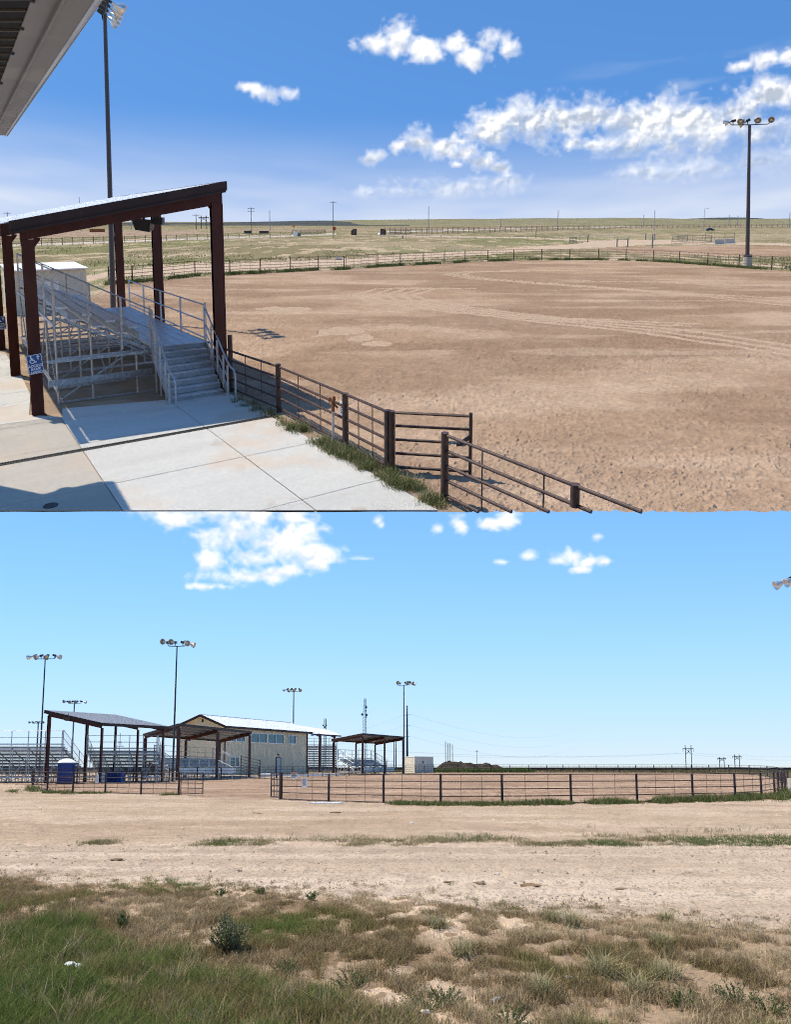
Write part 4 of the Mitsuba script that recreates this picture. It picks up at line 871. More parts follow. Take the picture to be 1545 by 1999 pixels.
# corral panels, barriers and frames on the right
def corral(label, a, b, h, n, stays, thick=.05, mat='pipe_brown'):
    return gate('corral_panel', label, U, gu(*a), gu(*b), .25, h, n, thick, mat, stays)
corral('long rust brown corral panel in front of the concrete barriers', (1312.5,477.5), (1390,474.5), 2.1, 5, 3)
corral('corral panel standing back to the right above the concrete barriers', (1377,473.5), (1434,473.5), 2.6, 3, 2)
corral('low grey corral panel behind the long rust brown one', (1324,471.5), (1343,471.5), 1.9, 4, 0, .07, 'grey_steel')
corral('lone corral panel at the bend of the gravel track', (1112,477), (1125.5,476.5), 1.75, 5, 1, .06, 'dark_steel')
for i, (a, b, hh_) in enumerate((((1205,483),(1226,482.5),2.05), ((1261,469),(1278,469.5),2.1))):
    pa, pb = gu(*a), gu(*b); k = thing('crossbar_posts', ('near', 'far')[i] + ' pair of grey posts with a bar across beside the gravel track', 'frame')
    for p in (pa, pb): add('post', tube(p, p + Z1 * hh_, .16, 8), 'grey_steel', U, k, 40)
    add('bar', tube(pa + Z1 * hh_ * .9, pb + Z1 * hh_ * .9, .06, 6), 'barrier', U, k)
p = gu(1274, 485.5); single('wooden_post', 'single tall grey post standing alone in front of the corral', 'post', J(tube(p, p + Z1 * 3.1, .15, 8), tube(p + Z1 * 3.1, p + Z1 * 3.14, .17, 8)), 'grey_steel', U, None, 40)
p = gu(1148, 473); single('wooden_post', 'short dark post beside the bend of the side road', 'post', J(tube(p, p + A3(.1, 0, 2.0), .13, 8), tube(p + A3(.1, 0, 2), p + A3(.1, 0, 2.04), .15, 8)), 'dark_steel', U, None, 40)
p = gu(1047, 466); single('wooden_post', 'thin dark post in the grass above the side road', 'post', J(tube(p, p + Z1 * 2.6, .11, 8), tube(p + Z1 * 2.6, p + Z1 * 2.64, .13, 8)), 'dark_steel', U, None, 40)
for i, (pa, pb) in enumerate((((1395,477.5),(1413,477)), ((1414,476.5),(1433.5,475.5)))):
    a_, b_ = gu(*pa), gu(*pb); d_ = nrm(b_ - a_); n_ = A3(-d_[1], d_[0], 0); l_ = np.linalg.norm(b_ - a_)
    prof = Polygon([(-.42, 0), (.42, 0), (.42, .12), (.24, .4), (.12, 1.3), (-.12, 1.3), (-.24, .4), (-.42, .12)]).buffer(-.02).buffer(.02)
    v, f = flat(prof, l_); single('concrete_barrier', ('left', 'right')[i] + ' one of two pale concrete road barriers by the corral', 'barrier', on_plane((v, f), a_, n_, Z1, d_), 'barrier', U)

# added stand-in for the unseen building roof, shaped to shade the walk
kp = thing('unseen_roof', 'unseen building roof added left of the view, shaped to cast a shadow on the tan concrete', 'roof')
_sl = A3(SUN[0], (SUN[1] * _ct + SUN[2] * _st) / ST, SUN[2] * _ct - SUN[1] * _st); _sl = _sl / _sl[2]
cst = lambda px, row, h: gu(px, row) + _sl * h
ph_ = 8.6; edge = [cst(256, 1003, ph_), cst(221, 943, ph_), cst(196, 944, ph_), cst(145, 955, ph_), cst(132, 954, ph_), cst(118, 957, ph_), cst(108, 963, ph_), cst(80, 970, ph_), cst(-10, 949, ph_), cst(-260, 930, ph_), cst(-420, 1003, ph_)]
add('roof_sheet', extr(edge, Z1 * .15), 'roof_white', U, kp)
for p_ in (edge[-1], edge[-2] * .8 + edge[2] * .2): add('post', beam(p_ * A3(1, 1, 0), p_, .3), 'oxide_paint', U, kp)

# the eave of the building, close over the viewer's head on the left
ke = thing('building_eave', 'underside of a metal roof eave with gutter filling the top left corner', 'roof')
def EV(v): v = np.asarray(v, float); return U(A3(0, 0, EYE_U) + v * (1.0 / K))   # a real eave, life size, a few metres off
DH = .55; EF = DH / .75
def ev(px0, t, z=0.):                         # line through (px0, top of the view) that runs along the stand; t metres of run
    u, v = (px0 - 772.5) / 2500, 999.5 / 2500
    d = np.array([u, (math.cos(BETA) + v * math.sin(BETA)) / ST, -math.sin(BETA) + v * math.cos(BETA)])
    return d * (DH / d[2]) + A3(0, 0, z * EF) + E1v * t * EF
E1v = (gu(-101, 432.5) - A3(0, 0, EYE_U)) * A3(1, 1, 0); E1v = nrm(E1v)
def strip(name, pa, pb, za, zb, t0, t1, mat, th=.012, n=1):
    add(name, slab([ev(pa, t0, za), ev(pa, t1, za), ev(pb, t1, zb), ev(pb, t0, zb)], Z1 * th), mat, EV, ke)
T0, T1 = -.45, 4.45
strip('drip_edge', 202, 186, .0, .0, T0, T1, 'galvanised')
add('fascia', slab([ev(202, T0, .0), ev(202, T1, .0), ev(203, T1, .10), ev(203, T0, .10)], A3(-.01, 0, 0)), 'soffit_flat', EV, ke)
for i, (a, b) in enumerate(((T0, 1.02), (1.027, 2.9), (2.907, T1))): strip('gutter_section', 186, 123, .004 + .002 * i, .004 + .002 * i, a, b, 'soffit_flat')
for i, (a, b) in enumerate(((T0, .93), (.936, T1))): strip('soffit_trim', 123, 66, .016 + .002 * i, .016 + .002 * i, a, b, 'soffit_flat')
add('trim_lip', beam(ev(123, T0, .006), ev(123, T1, .006), .008, .02), 'soffit_flat', EV, ke)
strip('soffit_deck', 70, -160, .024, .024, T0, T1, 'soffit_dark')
cr = nrm(A3(-1, -.18, 0))
for t in np.arange(T0 + .05, T1, .155):
    add('deck_rib', beam(ev(64, t, .020), ev(64, t, .020) + A3(-.42, -.0, 0) * EF, .006, .007), 'soffit_rib', EV, ke)
for t in (.06, .47, .95, 1.75, 2.75): add('screw', lathe([(.0, -.009), (.005, -.008), (.007, 0)], ev(68, t, .016), Z1, 8), 'black_iron', EV, ke)

# ---------------------------------------------------------------- things in the yard
R5 = lambda h: tuple(h - (h - .06) * i / 4 for i in range(5))
fence('pipe_fence', 'dark pipe fence curving along the near side of the lower arena to the right edge', L, lf_r, 1.47, R5(1.44), .062, .026, 'pipe_brown_small', 2, sr=.011)
fence('pipe_fence', 'dark pipe fence left of the open gates, in front of the blue toilet', L, lf_l, 1.5, R5(1.44), .065, .026, 'pipe_brown_small', 2, sr=.013)
fence('pipe_fence', 'long thin pipe fence round the far side of the lower arena', L, lf_b, 1.5, R5(1.46), .075, .032, 'pipe_brown_small', 2, sr=.016, n=6)
h0 = lf_l[-1] + A3(.14, -.05, 0); gate('pipe_gate', 'open pipe gate at the right end of the left lower fence', L, h0, gl(395.5, 1553.5), .14, 1.44, 5, .03, 'pipe_brown_small', 2)
h1 = lf_r[0] + A3(-.12, .05, 0); gate('pipe_gate', 'open pipe gate seen almost edge on, left end of the right lower fence', L, h1, gl(529.5, 1559.5), .14, 1.42, 5, .035, 'pipe_brown_small', 2, .03)
single('gate_post', 'thick dark post between the right fence and its open gate', 'post', J(tube(lf_r[0] + A3(-.03, -.05, -.05), lf_r[0] + A3(-.03, -.05, 1.48), .10, 12), lathe([(.11, 0), (.11, .03), (0, .05)], lf_r[0] + A3(-.03, -.05, 1.48), Z1, 12)), 'pipe_brown_small', L, None, 40)
lb2 = [xl(65, 62), xl(150, 64), xl(260, 69), xl(330, 74), xl(385, 77)]
fence('pipe_fence', 'pipe fence behind the blue toilet with a bright top rail', L, lb2, 1.5, R5(1.52), .07, .03, 'pipe_brown_small', 1, sr=.014, n=6)
def flat_sign(label, px, row, y, w, h, header, lines, fr=L):
    c = yl(px, row, y); k = thing('fence_sign', label, 'sign')
    add('board', box(c, (w, .015, h)), 'sign_white', fr, k)
    if header: add('header', box(c + A3(0, -.011, h * .37), (w * .96, .006, h * .22)), 'sign_orange', fr, k)
    r = random.Random(int(px))
    for i in range(lines):
        ww = w * r.uniform(.55, .85); add('print_line', box(c + A3((ww - w * .85) / 2, -.011, h * (.18 - .6 * i / lines) if header else h * (.38 - .8 * i / lines)), (ww, .005, h * .32 / lines)), 'ink', fr, k)
    return k
flat_sign('white sign with an orange header wired high on the right fence by the gate post', 575, 1513.5, 34.4, .37, .31, True, 5)
flat_sign('taller white notice with print lines hanging on the right fence', 595, 1527.5, 33.7, .26, .47, False, 8)
flat_sign('white notice wired to the left fence, right of the blue toilet', 189.5, 1520, 43.6, .22, .52, False, 6)

def canopy(label, H0, H1, L0, L1, cols, roof='roof_grey', ribs=26, over=.35, th=.12):
    """roof corners (on the underside): high edge H0-H1, low edge L0-L1; cols: (share along, 'H' or 'L', width)"""
    k = thing('stand_canopy', label, 'canopy'); H0, H1, L0, L1 = (np.asarray(v, float) for v in (H0, H1, L0, L1))
    dl = nrm((H1 - H0) * A3(1, 1, 0)); dw = nrm((H0 - L0) * A3(1, 1, 0)); sl_ = (H0[2] - L0[2]) / np.linalg.norm((H0 - L0)[:2])
    up_ = Z1 * th
    o = lambda p, a, b: p + dl * a * over + (dw + Z1 * sl_) * b * over
    add('roof_sheet', slab([o(L0, -1, -1), o(L1, 1, -1), o(H1, 1, 1), o(H0, -1, 1)], Z1 * .05 + up_ * 0), roof, L, k)
    for t in np.linspace(0.01, .99, ribs):
        a, b = o(L0, -1, -1) * (1 - t) + o(L1, 1, -1) * t, o(H0, -1, 1) * (1 - t) + o(H1, 1, 1) * t
        add('roof_rib', beam(a + Z1 * .056, b + Z1 * .056, .09, .016), roof, L, k)
    for a, b in ((o(L0, -1, -1), o(H0, -1, 1)), (o(L1, 1, -1), o(H1, 1, 1))): add('rake_trim', beam(a - Z1 * .12, b - Z1 * .12, .09, .34), 'brown_trim', L, k)
    for a, b in ((o(L0, -1, -1), o(L1, 1, -1)), (o(H0, -1, 1), o(H1, 1, 1))): add('eave_trim', beam(a + Z1 * -.1, b + Z1 * -.1, .09, .3), 'brown_trim', L, k)
    n = sorted({c[0] for c in cols})
    for t in n:
        a, b = L0 * (1 - t) + L1 * t, H0 * (1 - t) + H1 * t
        add('rafter', beam(a - Z1 * .32, b - Z1 * .32, .2, .42), 'oxide_paint_small', L, k)
    for t in np.linspace(.1, .9, 5):
        a, b = L0 * (1 - t) + H0 * t, L1 * (1 - t) + H1 * t; add('purlin', beam(a - Z1 * .10, b - Z1 * .10, .07, .16), 'dull_metal', L, k)
    for t, side, w in cols:
        p = (L0 * (1 - t) + L1 * t) if side == 'L' else (H0 * (1 - t) + H1 * t); b = p * A3(1, 1, 0); b[2] = G(b[1]) - .05
        add('post', J(beam(b, p - Z1 * .5, w, .03, up=dw), beam(b + dl * .12, p - Z1 * .5 + dl * .12, w, .03, up=dw), beam(b + dl * .06, p - Z1 * .5 + dl * .06, .03, .1, up=dw)), 'oxide_paint_small', L, k)
    return k, dl, dw
# centre stand
cH0, cH1, cL0 = yl(349, 1413.5, 76), yl(488, 1428, 92), yl(284, 1432.5, 79.5); cL1 = cL0 + (cH1 - cH0)
kC, cdl, cdw = canopy('dark roofed open canopy in the middle, in front of the beige building', cH0, cH1, cL0, cL1, [(0,'H',.42),(.5,'H',.42),(1,'H',.42),(0,'L',.36),(.5,'L',.36),(1,'L',.36)], over=.2)
rH0, rH1, rL0 = yl(708, 1432, 101), yl(787, 1438.5, 110), yl(651, 1443, 104); rL1 = rL0 + (rH1 - rH0)
kR, rdl, rdw = canopy('small dark open canopy at the right, below the tall lattice mast', rH0, rH1, rL0, rL1, [(0,'H',.38),(.52,'H',.38),(1,'H',.48),(0,'L',.34),(.52,'L',.34),(1,'L',.34)], over=.2)
lL0, lL1, lH0 = yl(199, 1411, 66), yl(322, 1417.5, 72), yl(96, 1388, 66.6); lH1 = lH0 + (lL1 - lL0)
kL, ldl, ldw = canopy('grey ribbed shed roof on dark red posts above the left bleachers', lH0, lH1, lL0, lL1, [(0,'H',.42),(.55,'H',.4),(1,'H',.3),(0,'L',.3),(.55,'L',.26),(.97,'L',.3)], over=.25, ribs=30)
lp2 = yl(133, 1403, 66.3); single('canopy_loudspeaker', 'black loudspeaker box hung under the left grey roof', 'loudspeaker', J(hexa([lp2 + A3(-.25, -.2, -.2), lp2 + A3(.25, -.2, -.2), lp2 + A3(.25, .2, -.2), lp2 + A3(-.25, .2, -.2)], [lp2 + A3(-.4, -.3, .2), lp2 + A3(.4, -.3, .2), lp2 + A3(.4, .3, .2), lp2 + A3(-.4, .3, .2)]), beam(lp2 + Z1 * .2, lp2 + Z1 * .55, .06)), 'black_iron', L)

# bleachers of the yard
bl0 = xl(-110, 73.0)
bleachers('wide open silver bleachers seen from behind at the left edge', L, bl0, A3(1, 0, 0), A3(0, -1, 0), (185 + 100) / 1250 * 70, 9, .75, 0, .62, .33, .45, bays=9, guard=1.45, detail=False, thin=1.25, metal='galvanised_small', mesh_ends=True)
bl1 = xl(192, 74.5); bleachers('silver bleachers seen from behind under the grey roof on the left', L, bl1, nrm(A3(1, .16, 0)), nrm(A3(.16, -1, 0)), 130 / 1250 * 70, 8, .7, 0, .60, .34, .42, bays=5, guard=1.4, detail=False, thin=1.25, metal='galvanised_small', plank='dull_metal')
cb0 = (cH0 * .96 + cH1 * .04) * A3(1, 1, 0) - cdw * .5; cb0[2] = G(78) + .1
bleachers('grey bleachers facing right under the middle canopy', L, cb0, cdl, -cdw, 13.0, 4, 1.25, 1.5, .75, .3, .6, bays=7, guard=1.3, front_guard=1.05, detail=False, thin=1.2, metal='galvanised_small', panel=(.62, 1.3), plank='dull_metal')
rb0 = (rH0 * .98 + rH1 * .02) * A3(1, 1, 0) - rdw * .4; rb0[2] = G(103) - .1
bleachers('grey bleachers under the small canopy at the right', L, rb0, rdl, -rdw, 8.8, 4, 1.2, 1.4, .75, .3, .6, bays=5, guard=1.3, front_guard=1.05, detail=False, thin=1.3, metal='galvanised_small', panel=(.6, 1.25), plank='dull_metal')
bb0 = xl(598, 134); bleachers('silver bleachers standing between the beige building and the small canopy', L, bb0, nrm(A3(1, .1, 0)), nrm(A3(.1, -1, 0)), 6.2, 10, .8, 0, .5, .45, .45, bays=4, guard=1.35, detail=False, thin=1.4, metal='galvanised_small', plank='dull_metal')

# the beige building
kb2 = thing('announcer_building', 'beige ribbed metal building with white roof behind the middle canopy', 'building')
W0, W1, G0 = xl(437, 101.5), xl(600, 119), xl(350, 102.6)
zE, zP = 8.25, 9.82; zb_ = .0
for v in (W0, W1, G0): v[2] = zb_
dW = nrm(W1 - W0); dG = nrm(G0 - W0); lW = np.linalg.norm(W1 - W0); lG = np.linalg.norm(G0 - W0); nW = nrm(np.cross(dW, Z1)); nW = nW if nW[1] < 0 else -nW
nG = nrm(np.cross(dG, Z1)); nG = nG if nG[1] < 0 else -nG
B = lambda a, b, z: W0 + dW * a + dG * b + Z1 * z
pent = [B(0, 0, 0), B(0, lG, 0), B(0, lG, zE), B(0, lG / 2, zP), B(0, 0, zE)]
add('wall', extr(pent, dW * lW), 'siding_beige', L, kb2)
add('siding_ribs', J(*[beam(B(a, -.005, .1), B(a, -.005, zE - .05), .08, .012, up=dW) for a in np.arange(.15, lW, .31)], *[beam(B(-.005, b, .1), B(-.015, b, zE + (zP - zE) * (1 - abs(b - lG / 2) / (lG / 2)) - .1),   .012, .08, up=dW) for b in np.arange(.15, lG, .31)]), 'siding_beige', L, kb2, kind='stuff')
ov = .55
for s, (ba, bb) in enumerate(((-ov, lG / 2), (lG + ov, lG / 2))):
    ze = zE - (zP - zE) / (lG / 2) * ov
    rf = add('roof', slab([B(-ov, ba, ze + .04), B(lW + ov, ba, ze + .04), B(lW + ov, bb, zP + .04), B(-ov, bb, zP + .04)], Z1 * .08), 'roof_white', L, kb2)
    if s == 0:
        for t in np.arange(-ov + .1, lW + ov, .42): add('seam', beam(B(t, ba, ze + .128), B(t, bb, zP + .128), .06, .02), 'roof_white', L, rf)
    add('eave_trim', beam(B(-ov, ba, ze - .04), B(lW + ov, ba, ze - .04), .12, .36), 'brown_trim', L, kb2)
    add('rake_trim', beam(B(-ov - .03, ba, ze - .04), B(-ov - .03, bb, zP - .04), .1, .38), 'brown_trim', L, kb2)
add('ridge_cap', beam(B(-ov, lG / 2, zP + .14), B(lW + ov, lG / 2, zP + .14), .3, .05), 'roof_white', L, kb2)
for c, w in (((0.02, -.06), .28), ((lW - .15, -.06), .32)): add('corner_post', beam(B(c[0], c[1], 0), B(c[0], c[1], zE - .2), w, .12, up=dG), 'oxide_paint_small', L, kb2)
def wallpt(px, row, face):
    """point of the long wall (face 0) or the gable wall (face 1) seen in a direction"""
    d = yl(px, row, 1.0) - A3(0, 0, EYE); o, t = (W0, dW) if face == 0 else (W0, dG)
    n2 = A3(-t[1], t[0], 0); s = np.dot(o, n2) / np.dot(d, n2); p = A3(0, 0, EYE) + d * s
    return float(np.dot(p - o, t)), float(p[2])
def opening(px0, px1, r0, r1, face, kind, panes=2):
    a0, zt = wallpt(px0, r0, face); a1, zb = wallpt(px1, r1, face); zt2 = wallpt((px0 + px1) / 2, r0, face)[1]; zb2 = wallpt((px0 + px1) / 2, r1, face)[1]
    a0, a1 = sorted((a0, a1)); zt, zb = zt2, zb2; t, n = (dW, nW) if face == 0 else (dG, nG)
    c = lambda a, z, o_: W0 + t * a + n * o_ + Z1 * z
    k = add(kind, J(*[beam(c(a0, z, .05), c(a1, z, .05), .10, .12, up=Z1) for z in (zb, zt)], *[beam(c(a, zb, .05), c(a, zt, .05), .1, .12, up=n) for a in np.linspace(a0, a1, panes + 1)]), 'window_frame' if kind == 'window' else 'brown_trim', L, kb2)
    for i in range(panes):
        w = (a1 - a0) / panes; add('pane' if kind == 'window' else 'leaf', box(c(a0 + w * (i + .5), (zb + zt) / 2, .03), (w - .08, .03, zt - zb - .08), [t, n, Z1]), 'window_glass' if kind == 'window' else 'door_grey', L, k)
    if kind == 'door':
        w = a1 - a0; add('glazing', box(c(a0 + w * .28, zb + (zt - zb) * .7, .052), (w * .16, .02, (zt - zb) * .3), [t, n, Z1]), 'window_glass', L, k)
        add('handle', box(c(a0 + w * .86, zb + (zt - zb) * .45, .07), (.12, .05, .06), [t, n, Z1]), 'black_iron', L, k)
opening(443, 459.5, 1435.5, 1447.5, 0, 'window'); opening(461, 477.5, 1436, 1448, 0, 'window')
opening(490.5, 505, 1431, 1449.5, 0, 'window', 1); opening(505.5, 520.5, 1431.5, 1450, 0, 'window', 1); opening(523.5, 538, 1432.5, 1450.8, 0, 'window', 1); opening(538.6, 553.2, 1433, 1451.2, 0, 'window', 1)
opening(563.5, 577, 1435, 1452, 0, 'window'); opening(539, 547.5, 1478.5, 1511, 0, 'door', 1); opening(449.5, 466, 1477.5, 1496, 0, 'window')
opening(363, 374, 1438, 1447, 1, 'window'); opening(404.5, 418, 1439.5, 1447.5, 1, 'window')
a_, z_ = wallpt(543.5, 1473, 0); add('wall_lamp', box(W0 + dW * a_ + nW * .12 + Z1 * z_, (.3, .2, .22), [dW, nW, Z1]), 'black_iron', L, kb2)
a_, z_ = wallpt(390, 1410, 1); add('gable_vent', box(B(-.03, lG / 2, zE + .75), (.04, .3, .4), [dW, dG, Z1]), 'black_iron', L, kb2)
p = B(lW + .5, -.4, zE - .75); kq = thing('yard_lamp', 'small white gooseneck lamp at the right corner of the beige building', 'lamp')
add('arm', pipe([p + A3(-.6, 0, .45), p + A3(-.2, 0, .5), p + A3(.1, 0, .4), p + A3(.15, 0, .2)], .05, 6), 'white_plastic', L, kq, 50); add('shade', lathe([(.1, .24), (.36, 0), (.34, 0), (.05, .2)], p + A3(.15, 0, -.05), Z1, 12), 'white_plastic', L, kq, 30)
# canopy joined on to the right of the building
eH0, eH1, eL0, eL1 = yl(566, 1413.5, 131), yl(640, 1425, 140), yl(612, 1432, 123), yl(665, 1435.5, 132)
canopy('pale canopy roof beyond the right end of the beige building', eH0, eH1, eL0, eL1, [(.22,'L',.34),(.75,'L',.3),(.8,'H',.3)], 'roof_white', 14, .1)
# low walls, boxes, toilets
def rbox(c, s, rot): a = math.radians(rot); return box(c, s, [A3(math.cos(a), math.sin(a), 0), A3(-math.sin(a), math.cos(a), 0), Z1])
tp = xl(129, 65); kt = thing('portable_toilet', 'blue portable toilet with a white domed roof behind the left fence', 'portable toilet')
tx = A3(math.cos(.45), math.sin(.45), 0); ty = A3(-tx[1], tx[0], 0); zt_ = tp[2]
add('cabin', box(tp + Z1 * 1.02, (1.55, 1.5, 2.04), [tx, ty, Z1]), 'blue_plastic', L, kt)
add('door', box(tp + Z1 * 1.0 - ty * .77, (.95, .05, 1.8), [tx, ty, Z1]), 'blue_plastic', L, kt)
for i in (-1, 1): add('side_rib', box(tp + Z1 * 1.02 - ty * .77 + tx * i * .68, (.1, .06, 2.0), [tx, ty, Z1]), 'blue_plastic', L, kt)
add('base', box(tp + Z1 * .05, (1.65, 1.6, .14), [tx, ty, Z1]), 'black_iron', L, kt)
dom = [(.0, .42), (.5, .36), (.95, .18), (1.14, .02), (1.14, -.04), (0, -.04)]
v, f = lathe(dom, A3(0, 0, 0), Z1, 28); r_ = np.maximum(np.abs(v[:, 0]), np.abs(v[:, 1])); s_ = np.linalg.norm(v[:, :2], axis=1)
v[:, :2] *= (np.where(r_ > 0, s_ / np.maximum(r_, 1e-6), 1) ** .7)[:, None] * .76
add('roof', on_plane((v, f), tp + Z1 * 2.06, tx, ty, Z1), 'white_plastic', L, kt, 40)
add('vent_pipe', tube(tp + tx * .55 + Z1 * 2.0, tp + tx * .55 + Z1 * 2.5, .05, 8), 'black_iron', L, kt)
dp = xl(226, 68); kd = thing('dumpster', 'blue steel dumpster behind the left fence under the grey roof', 'dumpster')
add('body', hexa([dp + A3(-.72, -.5, .1), dp + A3(.72, -.5, .1), dp + A3(.72, .5, .1), dp + A3(-.72, .5, .1)], [dp + A3(-.8, -.6, .95), dp + A3(.8, -.6, .95), dp + A3(.8, .6, 1.05), dp + A3(-.8, .6, 1.05)]), 'blue_plastic', L, kd)
for s in (-.5, 0, .5): add('rib', beam(dp + A3(s, -.6, .12), dp + A3(s, -.63, .9), .06), 'blue_plastic', L, kd)
add('lid', slab([dp + A3(-.84, -.64, .97), dp + A3(.84, -.64, .97), dp + A3(.84, .64, 1.08), dp + A3(-.84, .64, 1.08)], Z1 * .05), 'blue_plastic', L, kd)
wp = xl(202, 69); kw = thing('utility_box', 'white metal utility box standing beside the blue dumpster', 'box'); add('body', box(wp + Z1 * .5, (.85, .6, 1.0)), 'white_plastic', L, kw); add('lid', box(wp + Z1 * 1.02, (.9, .65, .05)), 'white_plastic', L, kw)
pp = xl(306, 76); k = thing('plywood_chute', 'brown plywood sided chute beside the front left of the middle canopy', 'chute')
add('side_panel', extr([pp + A3(-1.0, -.6, 1.2), pp + A3(-.75, -.6, 2.15), pp + A3(.2, -.6, 1.75), pp + A3(.9, -.6, 1.45), pp + A3(.9, -.6, 1.0), pp + A3(-.9, -.6, .95)], A3(0, .08, 0)), 'rust', L, k)
for s in (-.9, 0, .85): add('leg', beam(pp + A3(s, -.5, 0), pp + A3(s, -.5, 1.2), .09), 'galvanised_small', L, k)
add('floor_panel', slab([pp + A3(-1, -.5, .95), pp + A3(.9, -.5, 1.0), pp + A3(.9, .6, 1.0), pp + A3(-1, .6, .95)], Z1 * .06), 'dull_metal', L, k)
# metal stairs at the end of the middle bleachers, with pipe panels
st = xl(468, 84); k = thing('fence_section', 'tall dark pipe panel beside the stairs at the right end of the middle canopy', 'corral panel')
pa, pb = xl(470, 84.5), xl(508, 86)
for i in range(6):
    z = .35 + i * .38; add('rail', tube(pa + Z1 * (z + .55), pb + Z1 * z, .035, 6), 'pipe_brown_small', L, k, 50)
for p_, zz in ((pa, 2.95), (pb, 2.4)): add('stile', tube(p_, p_ + Z1 * zz, .05, 6), 'pipe_brown_small', L, k, 50)
for i in range(2):
    a_, b_ = yl(434 + i * 3, 1466.5 + i * 9 * 0, 80 + i * .3), yl(455 + i * 0, 1475.5 - i * 1.5, 80.8 + i * .3)
k = thing('metal_stairs', 'short silver stair with two bright handrails in front of the beige wall', 'stairs')
sa, sb = yl(427, 1484, 79.5), yl(454, 1497, 79.0); sa2, sb2 = yl(434, 1466, 80.6), yl(455, 1475.5, 80.3)
for a_, b_ in ((sa, sb), (sa2, sb2), (sa2 - Z1 * .18, sb2 - Z1 * .18)): add('handrail', tube(a_, b_, .045, 6), 'plank_metal', L, k, 50)
for t in np.linspace(0, 1, 5):
    p_ = sa * (1 - t) + sb * t; p_ = p_ - Z1 * .95; add('tread', box(p_ + A3(0, .5, 0), (.3, 1.1, .05)), 'galvanised_small', L, k)
for p_ in (sa, sb): add('post', beam(p_ * A3(1, 1, 0) + Z1 * G(p_[1]), p_, .06), 'galvanised_small', L, k)
# cream shed on the right
kx = thing('storage_shed', 'cream metal shed right of the small canopy with one tiny window', 'shed')
c0 = xl(810, 121); c1 = xl(846.5, 124); c2 = xl(786, 126)
c2 = c0 + nrm(c2 - c0) * 5.0
hS = 3.55
base_z = G(121) - .05
q4 = [c0, c1, c1 + (c2 - c0), c2]; q4 = [A3(v[0], v[1], base_z) for v in q4]
add('wall', hexa(q4, [v + Z1 * (hS - .62) for v in q4]), 'cream', L, kx)
ctr = sum(q4) / 4; add('roof', hexa([ctr + (v - ctr) * 1.03 + Z1 * (hS - .60) for v in q4], [ctr + (v - ctr) * 1.03 + Z1 * (hS - .50) for v in q4]), 'cream_white', L, kx)
d_ = nrm(q4[1] - q4[0]); n_ = A3(d_[1], -d_[0], 0); wn = q4[0] + d_ * 2.1 + Z1 * 2.0
add('window', box(wn + n_ * .03, (.45, .06, .6), [d_, n_, Z1]), 'window_frame', L, kx); add('window_pane', box(wn + n_ * .07, (.33, .03, .46), [d_, n_, Z1]), 'window_glass', L, kx)
# concrete pad by the fence
p0 = gl(636, 1568.5); single('concrete_pad', 'thin white concrete pad lying at the foot of the right fence', 'concrete pad', flat(Polygon([(p0[0] - .82, p0[1] - .12), (p0[0] + .65, p0[1] - .25), (p0[0] + .85, p0[1] + .35), (p0[0] - .4, p0[1] + .4)]).buffer(.02), .07), 'cream_white', L)
p0 = xl(625, 97); single('concrete_pad', 'pale concrete walk strip along the foot of the beige building', 'concrete pad', flat(Polygon([(xl(508, 93)[0], 93), (xl(660, 98)[0], 98), (xl(690, 106)[0], 106), (xl(510, 97)[0], 97)]), .9), 'cream_white', L)

# stadium lights of the yard
CL = [(76,1284,86,0,'dark light pole rising behind the wide left bleachers',[(-1.5,190,-18),(-.6,250,-24),(.35,285,-26),(1.35,340,-16)]),
 (139,1372,150,0,'thin far light pole behind the left canopy roof',[(-1.45,245,-6),(-.4,262,-14),(.6,275,-14),(1.45,10,-10)]),
 (70,1411,218,0,'farthest light pole, low behind the wide left bleachers',[(-1.9,200,-12),(-.8,250,-16),(.4,270,-14),(1.4,300,-12)]),
 (337,1259,73.5,0,'tallest dark light pole of the yard, in front of the middle canopy',[(-1.15,255,-5),(-.25,262,-8),(.7,320,-14),(1.15,355,-22)]),
 (571.5,1348,126,0,'thin light pole behind the ridge of the beige building',[(-1.3,185,-22),(-.5,240,-24),(.3,260,-24),(1.1,290,-22)]),
 (789,1336,114,0,'light pole at the right corner of the small canopy',[(-.9,250,-4),(.35,290,-10),(1.0,330,-14),(1.4,350,-22)])]
for px, rt, y, xo, lab, lm in CL:
    b = xl(px, y); floodlights(lab, L, b, yl(px, rt, y)[2] - .15, A3(.97, -.08, 0) if px != 789 else A3(.8, -.5, 0), lm, .0013 * y + .01 if y > 100 else .12, concrete=None, mat='black_iron' if y < 100 else 'grey_steel', sc=1.0 if y < 130 else 1.15)
b = xl(1556, 44); floodlights('light pole cut by the right edge, only its lamp cluster in view', L, b, yl(1556, 1134, 44)[2], nrm(A3(.35, -.94, 0)), [(-1.3, 168, -24), (-.5, 170, -26), (.3, 172, -28), (1.1, 174, -30)], .13, concrete=(.5, 1.05), xoff=A3(1.55, 0, 0), mat='black_iron')

